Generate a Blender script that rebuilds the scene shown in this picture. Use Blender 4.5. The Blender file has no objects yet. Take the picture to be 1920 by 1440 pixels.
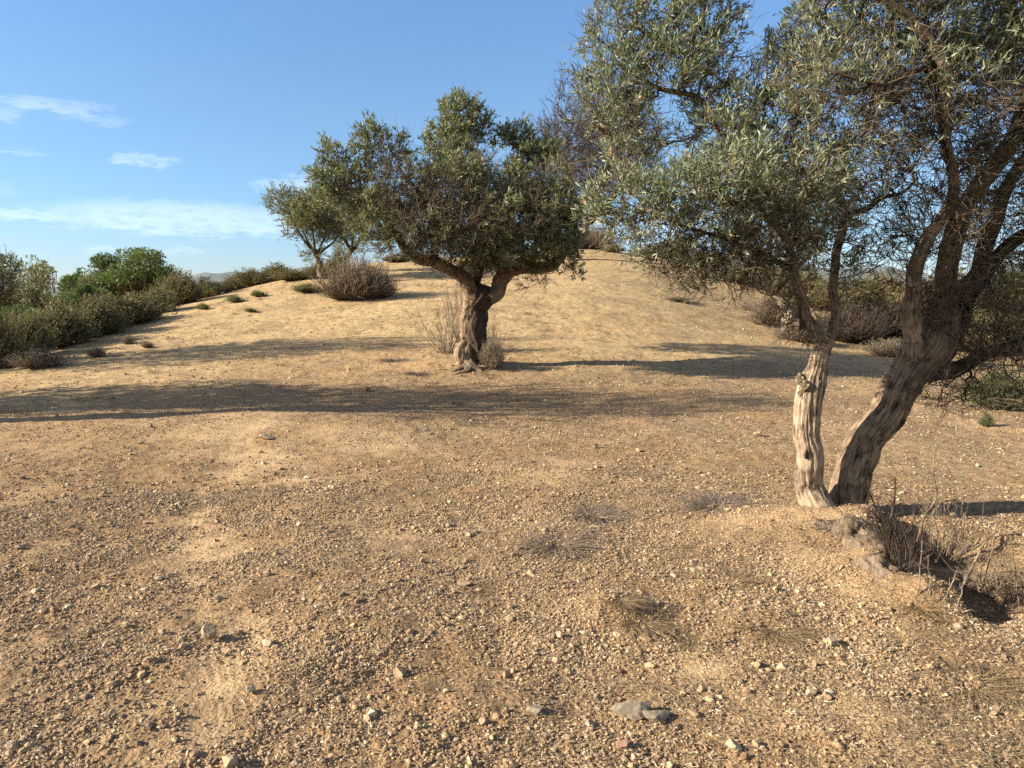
import bpy, math, random
import numpy as np

random.seed(7)
RNG = np.random.default_rng(7)
SC = bpy.context.scene
COL = SC.collection
R = math.radians

# ------------------------------------------------------------------ camera
FPX = 1387.0                      # focal length in pixels of the 1920 wide photograph
PITCH = math.atan(180.0 / FPX)    # horizon at pixel row 540
EYE = 1.6
cam_d = bpy.data.cameras.new("camera")
cam_d.sensor_width = 36.0
cam_d.lens = 36.0 * FPX / 1920.0
cam_d.clip_start = 0.05
cam_d.clip_end = 20000
cam = bpy.data.objects.new("camera", cam_d)
COL.objects.link(cam)
cam.location = (0, 0, EYE)
cam.rotation_euler = (R(90) - PITCH, 0, 0)
SC.camera = cam

# ------------------------------------------------------------------ light
SUN_EL = R(24.0)
SUN_BACK = R(10.5)                 # sun stands at the left, a little behind the camera
sun_dir = np.array([-math.cos(SUN_EL) * math.cos(SUN_BACK), -math.cos(SUN_EL) * math.sin(SUN_BACK), math.sin(SUN_EL)])
sd = bpy.data.lights.new("sun", 'SUN')
sd.energy = 5.0
sd.angle = R(0.5)
sd.color = (1.0, 0.90, 0.76)
sun = bpy.data.objects.new("sun", sd)
COL.objects.link(sun)
from mathutils import Vector
sun.rotation_euler = Vector(sun_dir.tolist()).to_track_quat('Z', 'Y').to_euler()

SC.view_settings.view_transform = 'Standard'
SC.view_settings.look = 'None'
SC.view_settings.exposure = 1.52
SC.view_settings.gamma = 1
SC.cycles.max_bounces = 6
SC.cycles.transparent_max_bounces = 8
SC.cycles.use_denoising = False

world = bpy.data.worlds.new("World")
SC.world = world
world.use_nodes = True


class NT:
    """small helper for writing node trees"""
    def __init__(s, tree):
        s.t = tree
        s.n = tree.nodes
        s.l = tree.links

    def new(s, typ, **kw):
        nd = s.n.new(typ)
        for k, v in kw.items():
            setattr(nd, k, v)
        return nd

    def put(s, sock, v):
        if isinstance(v, bpy.types.NodeSocket):
            s.l.new(v, sock)
        elif v is not None:
            sock.default_value = v

    def math(s, op, a, b=None, c=None, clamp=False):
        nd = s.new('ShaderNodeMath', operation=op, use_clamp=clamp)
        s.put(nd.inputs[0], a)
        if b is not None: s.put(nd.inputs[1], b)
        if c is not None: s.put(nd.inputs[2], c)
        return nd.outputs[0]

    def mix(s, f, a, b, blend='MIX'):
        nd = s.new('ShaderNodeMix', data_type='RGBA', blend_type=blend)
        s.put(nd.inputs[0], f)
        s.put(nd.inputs[6], a if isinstance(a, bpy.types.NodeSocket) else (*a, 1))
        s.put(nd.inputs[7], b if isinstance(b, bpy.types.NodeSocket) else (*b, 1))
        return nd.outputs[2]

    def noise(s, vec, scale, detail=3, rough=0.55, dist=0.0):
        nd = s.new('ShaderNodeTexNoise')
        s.put(nd.inputs['Vector'], vec)
        nd.inputs['Scale'].default_value = scale
        nd.inputs['Detail'].default_value = detail
        nd.inputs['Roughness'].default_value = rough
        nd.inputs['Distortion'].default_value = dist
        return nd.outputs['Fac']

    def ramp(s, f, stops, interp='LINEAR'):
        nd = s.new('ShaderNodeValToRGB')
        cr = nd.color_ramp
        cr.interpolation = interp
        while len(cr.elements) < len(stops): cr.elements.new(0.5)
        for e, (p, c) in zip(cr.elements, stops):
            e.position = p
            e.color = (*c, 1) if len(c) == 3 else c
        s.put(nd.inputs[0], f)
        return nd.outputs[0]

    def rng(s, v, a, b, c=0.0, d=1.0):
        nd = s.new('ShaderNodeMapRange')
        nd.interpolation_type = 'SMOOTHSTEP'
        s.put(nd.inputs[0], v)
        for i, q in enumerate((a, b, c, d)): nd.inputs[i + 1].default_value = q
        return nd.outputs[0]

    def attr(s, name):
        return s.new('ShaderNodeAttribute', attribute_name=name)


def px_azel(px, py):
    xn, yn = (px - 960) / FPX, (720 - py) / FPX
    X, Y, Z = xn, math.cos(PITCH) + math.sin(PITCH) * yn, -math.sin(PITCH) + math.cos(PITCH) * yn
    return math.atan2(X, Y), math.atan2(Z, math.hypot(X, Y))


w = NT(world.node_tree)
bg = [n for n in w.n if n.type == 'BACKGROUND'][0]
sky = w.new('ShaderNodeTexSky', sky_type='NISHITA')
sky.sun_disc = False
sky.sun_elevation = SUN_EL
sky.sun_rotation = math.atan2(sun_dir[0], sun_dir[1])
sky.altitude = 200
sky.air_density = 1.0
sky.dust_density = 0.0
sky.ozone_density = 3.0
tc = w.new('ShaderNodeTexCoord')
sp = w.new('ShaderNodeSeparateXYZ')
w.l.new(tc.outputs['Generated'], sp.inputs[0])
az = w.math('ARCTAN2', sp.outputs[0], sp.outputs[1])
el = w.math('ARCSINE', sp.outputs[2])
cv = w.new('ShaderNodeCombineXYZ')
w.put(cv.inputs[0], w.math('MULTIPLY', az, 1.0))
w.put(cv.inputs[1], w.math('MULTIPLY', el, 3.2))
n_big = w.noise(cv.outputs[0], 14, 8, 0.6, 0.6)
n_fine = w.noise(cv.outputs[0], 45, 6, 0.65, 0.3)
azd = w.math('ADD', az, w.math('MULTIPLY', w.math('SUBTRACT', n_big, 0.5), 0.10))
eld = w.math('ADD', el, w.math('MULTIPLY', w.math('SUBTRACT', n_fine, 0.5), 0.030))
CLOUDS = [(340, 410, 235, 30, 0.85), (210, 405, 120, 16, 0.7), (40, 402, 75, 10, 0.75), (268, 299, 55, 12, 0.62),
          (55, 195, 42, 12, 0.62), (135, 208, 36, 8, 0.6), (8, 215, 26, 13, 0.45), (185, 225, 60, 8, 0.3),
          (510, 347, 40, 12, 0.55), (590, 352, 70, 22, 0.8), (90, 190, 90, 6, 0.4), (190, 467, 20, 7, 0.5),
          (335, 470, 30, 6, 0.4), (15, 283, 45, 5, 0.35), (480, 420, 150, 22, 0.8), (1330, 420, 260, 26, 0.6),
          (2100, 380, 200, 30, 0.7), (-350, 330, 220, 26, 0.7)]
tot = None
for (cx, cy, rx, ry, st) in CLOUDS:
    a0, e0 = px_azel(cx, cy)
    ra, re = rx / FPX * 1.0, ry / FPX * 1.0
    dx = w.math('DIVIDE', w.math('SUBTRACT', azd, a0), ra)
    dy = w.math('DIVIDE', w.math('SUBTRACT', eld, e0), re)
    q = w.math('ADD', w.math('MULTIPLY', dx, dx), w.math('MULTIPLY', dy, dy))
    m = w.rng(q, 0.1, 1.35, st, 0.0)
    tot = m if tot is None else w.math('MAXIMUM', tot, m)
tot = w.math('MULTIPLY', tot, w.rng(n_fine, 0.25, 0.62, 0.35, 1.0))
fac = w.math('MULTIPLY', tot, 0.42, clamp=True)
tint = w.mix(1.0, sky.outputs[0], w.ramp(el, [(0.0, (0.455, 0.55, 0.80)), (0.10, (0.57, 0.67, 0.80)), (0.22, (0.71, 0.78, 0.84)), (0.35, (0.77, 0.87, 0.97)), (0.6, (0.78, 0.88, 1.0))]), 'MULTIPLY')
# unseen white cloud behind the camera and pale sun-side glow, added for fill light
back = w.math('MULTIPLY', w.rng(sp.outputs[1], 0.05, -0.45), w.rng(n_big, 0.40, 0.60, 0.0, 0.6))
dots = w.new('ShaderNodeVectorMath', operation='DOT_PRODUCT')
w.l.new(tc.outputs['Generated'], dots.inputs[0]); dots.inputs[1].default_value = sun_dir.tolist()
glow = w.rng(dots.outputs['Value'], 0.80, 1.0, 0.0, 0.55)
colr = w.mix(fac, tint, (5.6, 6.3, 7.0))
colr = w.mix(back, colr, (5.8, 5.6, 5.3))
colr = w.mix(glow, colr, (9.5, 8.4, 6.8))
w.l.new(colr, bg.inputs[0])
bg.inputs[1].default_value = 0.077


# ------------------------------------------------------------------ numpy noise
def _hash(ix, iy, iz, seed):
    h = (ix.astype(np.int64) * 374761393 + iy.astype(np.int64) * 668265263 + iz.astype(np.int64) * 2147483647 + seed * 974711) & 0xffffffff
    h = ((h ^ (h >> 13)) * 1274126177) & 0xffffffff
    h = ((h ^ (h >> 16)) * 2246822519) & 0xffffffff
    return (h ^ (h >> 15)) & 0xffffffff


def vn2(x, y, seed=0):
    """gradient noise in 2-D, about -0.7 .. 0.7"""
    x = np.asarray(x, float); y = np.asarray(y, float)
    ix = np.floor(x); iy = np.floor(y)
    fx = x - ix; fy = y - iy
    u = fx * fx * fx * (fx * (fx * 6 - 15) + 10); v = fy * fy * fy * (fy * (fy * 6 - 15) + 10)
    z0 = np.zeros_like(ix)
    r = 0
    for dx in (0, 1):
        for dy in (0, 1):
            a = _hash(ix + dx, iy + dy, z0, seed) * (2 * math.pi / 4294967296.0)
            g = np.cos(a) * (fx - dx) + np.sin(a) * (fy - dy)
            r = r + g * (u if dx else 1 - u) * (v if dy else 1 - v)
    return r * 1.4


def vn3(x, y, z, seed=0):
    """value noise in 3-D, -1 .. 1"""
    ix = np.floor(x); iy = np.floor(y); iz = np.floor(z)
    fx, fy, fz = x - ix, y - iy, z - iz
    u, v, t = [f * f * (3 - 2 * f) for f in (fx, fy, fz)]
    r = 0
    for dx in (0, 1):
        for dy in (0, 1):
            for dz in (0, 1):
                h = _hash(ix + dx, iy + dy, iz + dz, seed) / 2147483648.0 - 1
                r = r + h * (u if dx else 1 - u) * (v if dy else 1 - v) * (t if dz else 1 - t)
    return r


def fbm2(x, y, octv=4, seed=0, gain=0.5):
    r = 0; a = 1; f = 1
    for i in range(octv):
        r = r + a * vn2(x * f, y * f, seed + i * 17)
        a *= gain; f *= 2.03
    return r


def sstep(x, a, b):
    t = np.clip((x - a) / (b - a), 0, 1)
    return t * t * (3 - 2 * t)


# ------------------------------------------------------------------ pixel -> point (used only to survey positions)
def P(px, py, d):
    xn, yn = (px - 960) / FPX, (720 - py) / FPX
    X, Y, Z = xn, math.cos(PITCH) + math.sin(PITCH) * yn, -math.sin(PITCH) + math.cos(PITCH) * yn
    k = d / Y
    return np.array([X * k, d, EYE + Z * k])


# ------------------------------------------------------------------ terrain
_ctl = []
def c(px, py, d): _ctl.append(P(px, py, d))
for x in (-6, -3, 0, 3, 6):
    for y in (-8, -2, 1.5, 3.5): _ctl.append(np.array([x, y, 0.02 * x * 0]))
c(100, 1000, 4.8); c(600, 1000, 4.85); c(1100, 1000, 4.8); c(1540, 985, 4.95); c(1850, 1000, 4.85)
c(0, 800, 8.5); c(560, 782, 9.0); c(960, 800, 8.6); c(1300, 800, 8.6); c(1850, 800, 8.6)
c(0, 712, 12.5); c(400, 690, 13.0); c(880, 690, 13.2); c(1300, 690, 13.4); c(1700, 700, 13.2); c(1900, 710, 13)
c(140, 652, 16.5); c(300, 592, 21.5); c(400, 558, 25.5); c(520, 527, 30); c(700, 493, 37); c(850, 482, 40)
c(500, 610, 19); c(700, 600, 18.6); c(960, 590, 18.6); c(1200, 590, 19); c(1450, 625, 19.5); c(1700, 645, 19.5); c(1900, 655, 19)
c(700, 540, 25.5); c(960, 535, 25); c(1200, 530, 26); c(1450, 570, 27); c(1750, 600, 27)
c(850, 500, 33); c(1100, 496, 32); c(1300, 510, 33); c(1550, 560, 36)
c(950, 474, 41); c(1100, 468, 42); c(1200, 478, 42)
# ground falling away beyond the crest and to the sides
for q in [(-20, 12, -2.6), (-20, 20, -2.3), (-20, 30, -1.8), (-19, 40, -1.0), (-30, 20, -6), (-30, 40, -6), (-14, 16.5, -0.55), (-15, 24, -0.2), (-14.5, 31, 0.4),
          (-14, 42, 1.0), (-5, 52, 2.0), (5, 54, 2.2), (14, 52, 1.2), (24, 45, -0.5), (0, 65, -1), (-20, 60, -4), (22, 30, -0.6), (30, 25, -2), (20, 15, -0.5),
          (28, 10, -1.6), (20, 4, -0.6), (-14, 5, -0.3), (-24, 4, -1.5), (20, 65, -3), (40, 45, -4), (-40, 60, -8), (0, 80, -5), (40, 80, -8), (-40, 5, -5), (40, 5, -4),
          (0, -30, -0.5), (30, -30, -2), (-30, -30, -2)]:
    _ctl.append(np.array(q, float))
_ctl = np.array(_ctl)


def _phi(r2):
    return 0.5 * r2 * np.log(r2 + 1e-9)


def _fit():
    n = len(_ctl)
    X = _ctl[:, :2] / 10
    r2 = ((X[:, None] - X[None]) ** 2).sum(-1)
    K = _phi(r2) + np.eye(n) * 0.02
    Pm = np.c_[np.ones(n), X]
    A = np.block([[K, Pm], [Pm.T, np.zeros((3, 3))]])
    return np.linalg.solve(A, np.r_[_ctl[:, 2], np.zeros(3)])


_W = _fit()


def H0(x, y):
    x = np.asarray(x, float); y = np.asarray(y, float)
    sh = x.shape
    x = x.ravel(); y = y.ravel()
    r = np.hypot(x, y)
    k = np.minimum(1, 75 / np.maximum(r, 1e-6))
    xs, ys = x * k / 10, y * k / 10
    z = np.full(x.shape, _W[-3]) + _W[-2] * xs + _W[-1] * ys
    for i in range(len(_ctl)):
        z += _W[i] * _phi((xs - _ctl[i, 0] / 10) ** 2 + (ys - _ctl[i, 1] / 10) ** 2)
    f = sstep(r, 55, 140)
    far = -9 - 22 * sstep(r, 100, 600) + 5 * fbm2(x / 160, y / 160, 3, 5) * sstep(r, 90, 400)
    return (z * (1 - f) + far * f).reshape(sh)


def G0(px, py):
    """walk a ray of the survey down to the smooth terrain"""
    dv = P(px, py, 1.0) - np.array([0, 0, EYE])
    t = np.geomspace(1.5, 80, 1500)
    z = EYE + dv[2] * t - H0(dv[0] * t, t)
    i = np.argmax(z < 0)
    if z[i] >= 0: i = len(t) - 1
    return np.array([dv[0] * t[i], t[i]])


MOUNDS = []   # x, y, rx, ry, amp
def mound(px, py, rx, ry, amp):
    g = G0(px, py)
    MOUNDS.append((g[0], g[1], rx, ry, amp))
mound(1540, 995, 0.62, 0.40, 0.15)
mound(1640, 1080, 0.34, 0.22, 0.12)
mound(1740, 1135, 0.30, 0.16, 0.10)
mound(1800, 1085, 0.30, 0.22, -0.10)
mound(1150, 1145, 0.20, 0.13, 0.085)
mound(1440, 1170, 0.2, 0.12, 0.05)
mound(690, 1120, 0.25, 0.12, 0.04)
mound(120, 920, 0.4, 0.16, 0.05)
mound(870, 690, 0.95, 0.5, 0.16)
mound(560, 800, 1.3, 0.8, 0.10)
mound(1080, 890, 0.5, 0.3, 0.05)
mound(1020, 1010, 0.5, 0.25, 0.04)
mound(720, 1180, 0.5, 0.3, 0.03)
mound(330, 900, 0.8, 0.35, -0.05)


def _poly(pxs):
    return [G0(*p) for p in pxs]


def _near(x, y, pl):
    """distance along and signed distance right of a polyline"""
    best = np.full(x.shape, 1e9); sg = np.zeros(x.shape); tt = np.zeros(x.shape); acc = 0
    for a, b in zip(pl[:-1], pl[1:]):
        d = b - a; L = math.hypot(*d); d = d / L
        t = (x - a[0]) * d[0] + (y - a[1]) * d[1]
        tc_ = np.clip(t, 0, L)
        ex = x - a[0] - tc_ * d[0]; ey = y - a[1] - tc_ * d[1]
        dist = np.hypot(ex, ey); k = dist < best
        side = -(ex * d[1] * -1 + ey * d[0]) * -1
        best = np.where(k, dist, best); sg = np.where(k, np.sign(d[0] * ey - d[1] * ex) * dist, sg); tt = np.where(k, acc + t, tt)
        acc += L
    return best, sg, tt, acc


BANK = _poly([(1632, 975), (1640, 1030), (1668, 1085), (1740, 1128), (1830, 1165)])
RUT = _poly([(455, 1500), (440, 1300), (415, 1180), (372, 1040), (385, 930), (440, 830), (500, 790)])


def bank(x, y):
    z = np.zeros(x.shape)
    k = (np.abs(x - 2.8) < 2.5) & (np.abs(y - 4.5) < 2.2)
    if k.any():
        best, sg, tt, L = _near(x[k], y[k], BANK)
        w_ = sg + 0.05 * fbm2(x[k] / 0.16, y[k] / 0.16, 3, 811)
        z[k] = -0.23 * sstep(w_, 0.0, 0.10) * (1 - sstep(w_, 0.35, 1.35)) * sstep(tt, -0.12, 0.25) * (1 - sstep(tt, L - 0.25, L + 0.15))
        z[k] += 0.04 * np.exp(-((w_ + 0.07) / 0.10) ** 2) * sstep(tt, -0.1, 0.3) * (1 - sstep(tt, L - 0.3, L + 0.1))
    return z


def rut(x, y):
    m = np.zeros(x.shape); rb = np.zeros(x.shape)
    k = (x > -6) & (x < 0.5) & (y > 1.2) & (y < 10.5)
    if k.any():
        best, sg, tt, L = _near(x[k], y[k], RUT)
        m[k] = np.exp(-(best / 0.16) ** 4)
        rb[k] = m[k] * np.cos(sg * 2 * math.pi / 0.045)
    return m, rb


def H(x, y):
    """terrain with its middle-sized relief"""
    x = np.asarray(x, float); y = np.asarray(y, float)
    z = H0(x, y)
    r = np.hypot(x, y)
    for (mx, my, rx, ry, a) in MOUNDS:
        z = z + a * np.exp(-((x - mx) / rx) ** 2 - ((y - my) / ry) ** 2)
    z = z + bank(x, y)
    z = z + 0.034 * fbm2(x / 1.9, y / 1.9, 3, 31) * np.exp(-r / 60)
    z = z + 0.022 * fbm2(x / 0.45, y / 0.45, 2, 71) * np.exp(-r / 6)
    z = z + 0.016 * fbm2(x / 0.42, y / 0.55, 3, 171) * sstep(r, 8, 13) * np.exp(-r / 70)
    return z


def Hd(x, y):
    """fine relief: clods and crumbs"""
    r = np.hypot(x, y)
    s = 1 - 0.75 * SAND(x, y)
    a = fbm2(x / 0.13, y / 0.13, 2, 91)
    b = fbm2(x / 0.045, y / 0.045, 2, 121)
    m, rb = rut(x, y)
    brk = sstep(fbm2(x / 0.5, y / 0.35, 3, 77), -0.15, 0.45)
    return -0.010 * m + 0.0010 * rb * brk + s * (0.011 * a * np.exp(-r / 30) + 0.0085 * np.abs(b) * np.exp(-r / 14)) 


SANDS = []
def sand(px, py, rx, ry, s=1.0):
    g = G0(px, py)
    SANDS.append((g[0], g[1], rx, ry, s))
for a in [(370, 1020, 0.42, 0.40), (440, 1230, 0.30, 0.34), (415, 1360, 0.12, 0.3), (440, 810, 0.55, 0.9), (500, 860, 0.4, 0.6), (1080, 880, 0.28, 0.5),
          (1010, 900, 0.5, 0.25), (1420, 990, 0.5, 0.22), (1530, 1010, 0.35, 0.2), (700, 840, 0.6, 0.25), (640, 820, 0.4, 0.3), (1500, 1060, 0.3, 0.2),
          (730, 1000, 0.22, 0.16), (1240, 905, 0.4, 0.16), (1600, 1110, 0.2, 0.15), (1310, 1250, 0.16, 0.12), (1560, 1350, 0.25, 0.12), (560, 900, 0.3, 0.2)]:
    sand(*a)


def SAND(x, y):
    n = fbm2(x / 0.35, y / 0.35, 3, 7)
    m = 0.75 * rut(x, y)[0] * (0.55 + n)
    for (sx, sy, rx, ry, s) in SANDS:
        q = ((x - sx) / rx) ** 2 + ((y - sy) / ry) ** 2
        m = np.maximum(m, s * np.exp(-q * 0.8))
    m = np.clip(m + 0.45 * n - 0.12, 0, 1)
    m = np.maximum(m, sstep(fbm2(x / 0.7, y / 0.7, 5, 47, 0.62), 0.15, 0.85) * 0.4)
    return m


_gc = {}
def G(px, py):
    """3-D ground point seen at a pixel of the photograph"""
    dv = P(px, py, 1.0) - np.array([0, 0, EYE])
    t = np.geomspace(1.5, 80, 3000)
    z = EYE + dv[2] * t - H(dv[0] * t, t)
    i = int(np.argmax(z < 0))
    if z[i] >= 0: i = len(t) - 1
    return np.array([dv[0] * t[i], t[i], H(np.array([dv[0] * t[i]]), np.array([t[i]]))[0]])


# ------------------------------------------------------------------ mesh helpers
def tag(o, label=None, cat=None, group=None, kind=None):
    if label: o["label"] = label
    if cat: o["category"] = cat
    if group: o["group"] = group
    if kind: o["kind"] = kind
    return o


def empty(name, loc, label, cat, group=None, rz=0):
    o = bpy.data.objects.new(name, None)
    o.empty_display_size = 0.2
    o.location = [float(v) for v in loc]
    o.rotation_euler = (0, 0, rz)
    COL.objects.link(o)
    return tag(o, label, cat, group)


class Geo:
    def __init__(s):
        s.V = []; s.F = {3: [], 4: []}; s.M = {3: [], 4: []}; s.rnd = []; s.bc = []; s.n = 0

    def add(s, V, F, rnd=0.5, bc=None, mat=0):
        V = np.asarray(V, float).reshape(-1, 3)
        F = np.asarray(F, np.int64)
        k = F.shape[1]
        s.V.append(V); s.F[k].append(F + s.n); s.M[k].append(np.full(len(F), mat, np.int32))
        s.rnd.append(np.broadcast_to(np.asarray(rnd, float), (len(V),)))
        s.bc.append(V if bc is None else np.asarray(bc, float).reshape(-1, 3))
        s.n += len(V)
        return s

    def build(s, name, mats, parent=None, smooth=True, origin=(0, 0, 0), extra=None):
        V = np.concatenate(s.V) - np.asarray(origin, float)
        me = bpy.data.meshes.new(name)
        F3 = np.concatenate(s.F[3]) if s.F[3] else np.zeros((0, 3), np.int64)
        F4 = np.concatenate(s.F[4]) if s.F[4] else np.zeros((0, 4), np.int64)
        nl = F3.size + F4.size; nf = len(F3) + len(F4)
        me.vertices.add(len(V)); me.vertices.foreach_set("co", V.astype(np.float32).ravel())
        me.loops.add(nl); me.loops.foreach_set("vertex_index", np.r_[F3.ravel(), F4.ravel()].astype(np.int32))
        me.polygons.add(nf)
        me.polygons.foreach_set("loop_start", np.r_[np.arange(len(F3)) * 3, F3.size + np.arange(len(F4)) * 4].astype(np.int32))
        me.polygons.foreach_set("loop_total", np.r_[np.full(len(F3), 3), np.full(len(F4), 4)].astype(np.int32))
        mi = np.concatenate([*s.M[3], *s.M[4]]) if nf else np.zeros(0, np.int32)
        me.polygons.foreach_set("material_index", mi.astype(np.int32))
        me.polygons.foreach_set("use_smooth", np.full(nf, bool(smooth)))
        a = me.attributes.new("rnd", 'FLOAT', 'POINT'); a.data.foreach_set("value", np.concatenate(s.rnd).astype(np.float32))
        a = me.attributes.new("bc", 'FLOAT_VECTOR', 'POINT'); a.data.foreach_set("vector", np.concatenate(s.bc).astype(np.float32).ravel())
        if extra:
            for k, v in extra.items():
                a = me.attributes.new(k, 'FLOAT_COLOR', 'POINT'); a.data.foreach_set("color", v.astype(np.float32).ravel())
        me.update(calc_edges=True)
        for m in (mats if isinstance(mats, (list, tuple)) else [mats]): me.materials.append(m)
        o = bpy.data.objects.new(name, me)
        COL.objects.link(o)
        if parent is not None: o.parent = parent
        return o


def nrm(v):
    return v / np.maximum(np.linalg.norm(v, axis=-1, keepdims=True), 1e-9)


def catmull(pts, n_per=8):
    pts = np.asarray(pts, float)
    p = np.vstack([2 * pts[0] - pts[1], pts, 2 * pts[-1] - pts[-2]])
    out = []
    for i in range(1, len(p) - 2):
        t = np.linspace(0, 1, n_per, endpoint=False)[:, None]
        out.append(0.5 * ((2 * p[i]) + (-p[i - 1] + p[i + 1]) * t + (2 * p[i - 1] - 5 * p[i] + 4 * p[i + 1] - p[i + 2]) * t ** 2 + (-p[i - 1] + 3 * p[i] - 3 * p[i + 1] + p[i + 2]) * t ** 3))
    out.append(pts[-1:])
    return np.vstack(out)


def tube(geo, pts, rad, sides=12, gnarl=0.0, seed=0, mat=0, rnd=0.5, twist=0.0, s0=0.0, cap=True, flare=0.0, fine=0.0):
    """one limb: rings along a polyline with parallel transported frames, bark relief run along the grain"""
    pts = np.asarray(pts, float); rad = np.asarray(rad, float)
    n = len(pts)
    T = nrm(np.gradient(pts, axis=0))
    u = np.cross(T[0], [0.3, 0.9, 0.2]); u /= np.linalg.norm(u)
    U = [u]
    for i in range(1, n):
        u = U[-1] - T[i] * np.dot(U[-1], T[i]); u /= max(np.linalg.norm(u), 1e-9)
        U.append(u)
    U = np.array(U); W = np.cross(T, U)
    s = np.r_[0, np.cumsum(np.linalg.norm(np.diff(pts, axis=0), axis=1))] + s0
    th = np.linspace(0, 2 * math.pi, sides, endpoint=False)
    TH = th[None, :] + (twist * s)[:, None]
    cx, sx = np.cos(th)[None, :] * np.ones((n, 1)), np.sin(th)[None, :] * np.ones((n, 1))
    gx, gy = np.cos(TH), np.sin(TH)
    rr = rad[:, None] * np.ones((1, sides))
    if gnarl > 0:
        S = s[:, None] * np.ones((1, sides))
        a = vn3(gx * 1.3 + 5, gy * 1.3, S * 1.6 + seed, seed)
        b = vn3(gx * 3.1, gy * 3.1 + 9, S * 3.0, seed + 3)
        rr = rr * (1 + gnarl * (0.55 * a + 0.35 * b))
        if fine > 0:
            d = 1 - np.abs(vn3(gx * 6.5, gy * 6.5, S * 3.0, seed + 11)) * 3.2
            e = vn3(gx * 14.0, gy * 14.0, S * 12.0, seed + 21) + 0.6 * vn3(gx * 26.0, gy * 26.0, S * 22.0, seed + 41)
            f = vn3(gx * 4.0, gy * 4.0, S * 26.0, seed + 31)
            rr = rr + fine * (0.75 * d + 0.5 * e + 0.25 * f)
    V = pts[:, None, :] + (U[:, None, :] * cx[..., None] + W[:, None, :] * sx[..., None]) * rr[..., None]
    bc = np.stack([gx * rad[:, None], gy * rad[:, None], s[:, None] * np.ones((1, sides))], -1)
    i = np.arange(n - 1)[:, None] * sides; j = np.arange(sides)[None, :]; jn = (j + 1) % sides
    F = np.stack([i + j, i + jn, i + sides + jn, i + sides + j], -1).reshape(-1, 4)
    V = V.reshape(-1, 3); bc = bc.reshape(-1, 3)
    geo.add(V, F, rnd, bc, mat)
    if cap:
        b = geo.n - len(V) + (n - 1) * sides
        geo.add(np.array([pts[-1] + T[-1] * rad[-1] * 0.5]), np.zeros((0, 3), np.int64), rnd, np.array([bc[-1]]), mat)
        ci = geo.n - 1
        geo.F[3].append(np.array([[b + k, b + (k + 1) % sides, ci] for k in range(sides)], np.int64)); geo.M[3].append(np.full(sides, mat, np.int32))


def tubes(geo, Pn, Rn, sides=3, mat=0, rnd=0.5):
    """many thin tubes at once; Pn (M,K,3), Rn (M,K)"""
    M, K, _ = Pn.shape
    if M == 0: return
    T = nrm(np.gradient(Pn, axis=1))
    ref = nrm(RNG.normal(size=(M, 1, 3)))
    U = nrm(np.cross(T, ref)); W = np.cross(T, U)
    th = np.linspace(0, 2 * math.pi, sides, endpoint=False)
    V = Pn[:, :, None, :] + (U[:, :, None, :] * np.cos(th)[None, None, :, None] + W[:, :, None, :] * np.sin(th)[None, None, :, None]) * Rn[:, :, None, None]
    base = (np.arange(M) * K * sides)[:, None, None]
    i = (np.arange(K - 1) * sides)[None, :, None]; j = np.arange(sides)[None, None, :]; jn = (j + 1) % sides
    F = np.stack([base + i + j, base + i + jn, base + i + sides + jn, base + i + sides + j], -1).reshape(-1, 4)
    rr = np.repeat(np.broadcast_to(np.asarray(rnd, float), (M,)), K * sides)
    geo.add(V.reshape(-1, 3), F, rr, None, mat)


def leaves(geo, pos, dirs, L, Wd, mat=0, rnd=None, up=None, wide=0.5, fold=0.18):
    """folded lance-shaped leaves: base, two sides, tip"""
    n = len(pos)
    if n == 0: return
    dirs = nrm(dirs)
    side = nrm(np.cross(dirs, nrm(RNG.normal(size=(n, 3)) + (0 if up is None else up))))
    nor = np.cross(side, dirs)
    L = np.broadcast_to(L, (n,))[:, None]; Wd = np.broadcast_to(Wd, (n,))[:, None]
    b = pos; t = pos + dirs * L + nor * L * RNG.normal(0, 0.1, (n, 1))
    m = pos + dirs * L * wide
    l = m + side * Wd * 0.5 + nor * Wd * fold; r = m - side * Wd * 0.5 + nor * Wd * fold
    V = np.stack([b, l, t, r], 1).reshape(-1, 3)
    k = np.arange(n)[:, None] * 4
    F = np.concatenate([k + np.array([[0, 2, 1]]), k + np.array([[0, 3, 2]])])
    rr = RNG.random(n) if rnd is None else np.broadcast_to(rnd, (n,))
    geo.add(V, F, np.repeat(rr, 4), None, mat)


def ico(sub=0):
    t = (1 + 5 ** 0.5) / 2
    V = [(-1, t, 0), (1, t, 0), (-1, -t, 0), (1, -t, 0), (0, -1, t), (0, 1, t), (0, -1, -t), (0, 1, -t), (t, 0, -1), (t, 0, 1), (-t, 0, -1), (-t, 0, 1)]
    F = [(0, 11, 5), (0, 5, 1), (0, 1, 7), (0, 7, 10), (0, 10, 11), (1, 5, 9), (5, 11, 4), (11, 10, 2), (10, 7, 6), (7, 1, 8), (3, 9, 4), (3, 4, 2), (3, 2, 6), (3, 6, 8), (3, 8, 9), (4, 9, 5), (2, 4, 11), (6, 2, 10), (8, 6, 7), (9, 8, 1)]
    V = [np.array(v, float) / np.linalg.norm(v) for v in V]
    for _ in range(sub):
        mid = {}; F2 = []
        def m(a, b):
            k = (min(a, b), max(a, b))
            if k not in mid:
                v = V[a] + V[b]; V.append(v / np.linalg.norm(v)); mid[k] = len(V) - 1
            return mid[k]
        for a, b, c_ in F:
            x, y, z = m(a, b), m(b, c_), m(c_, a)
            F2 += [(a, x, z), (b, y, x), (c_, z, y), (x, y, z)]
        F = F2
    return np.array(V), np.array(F, np.int64)


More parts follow.
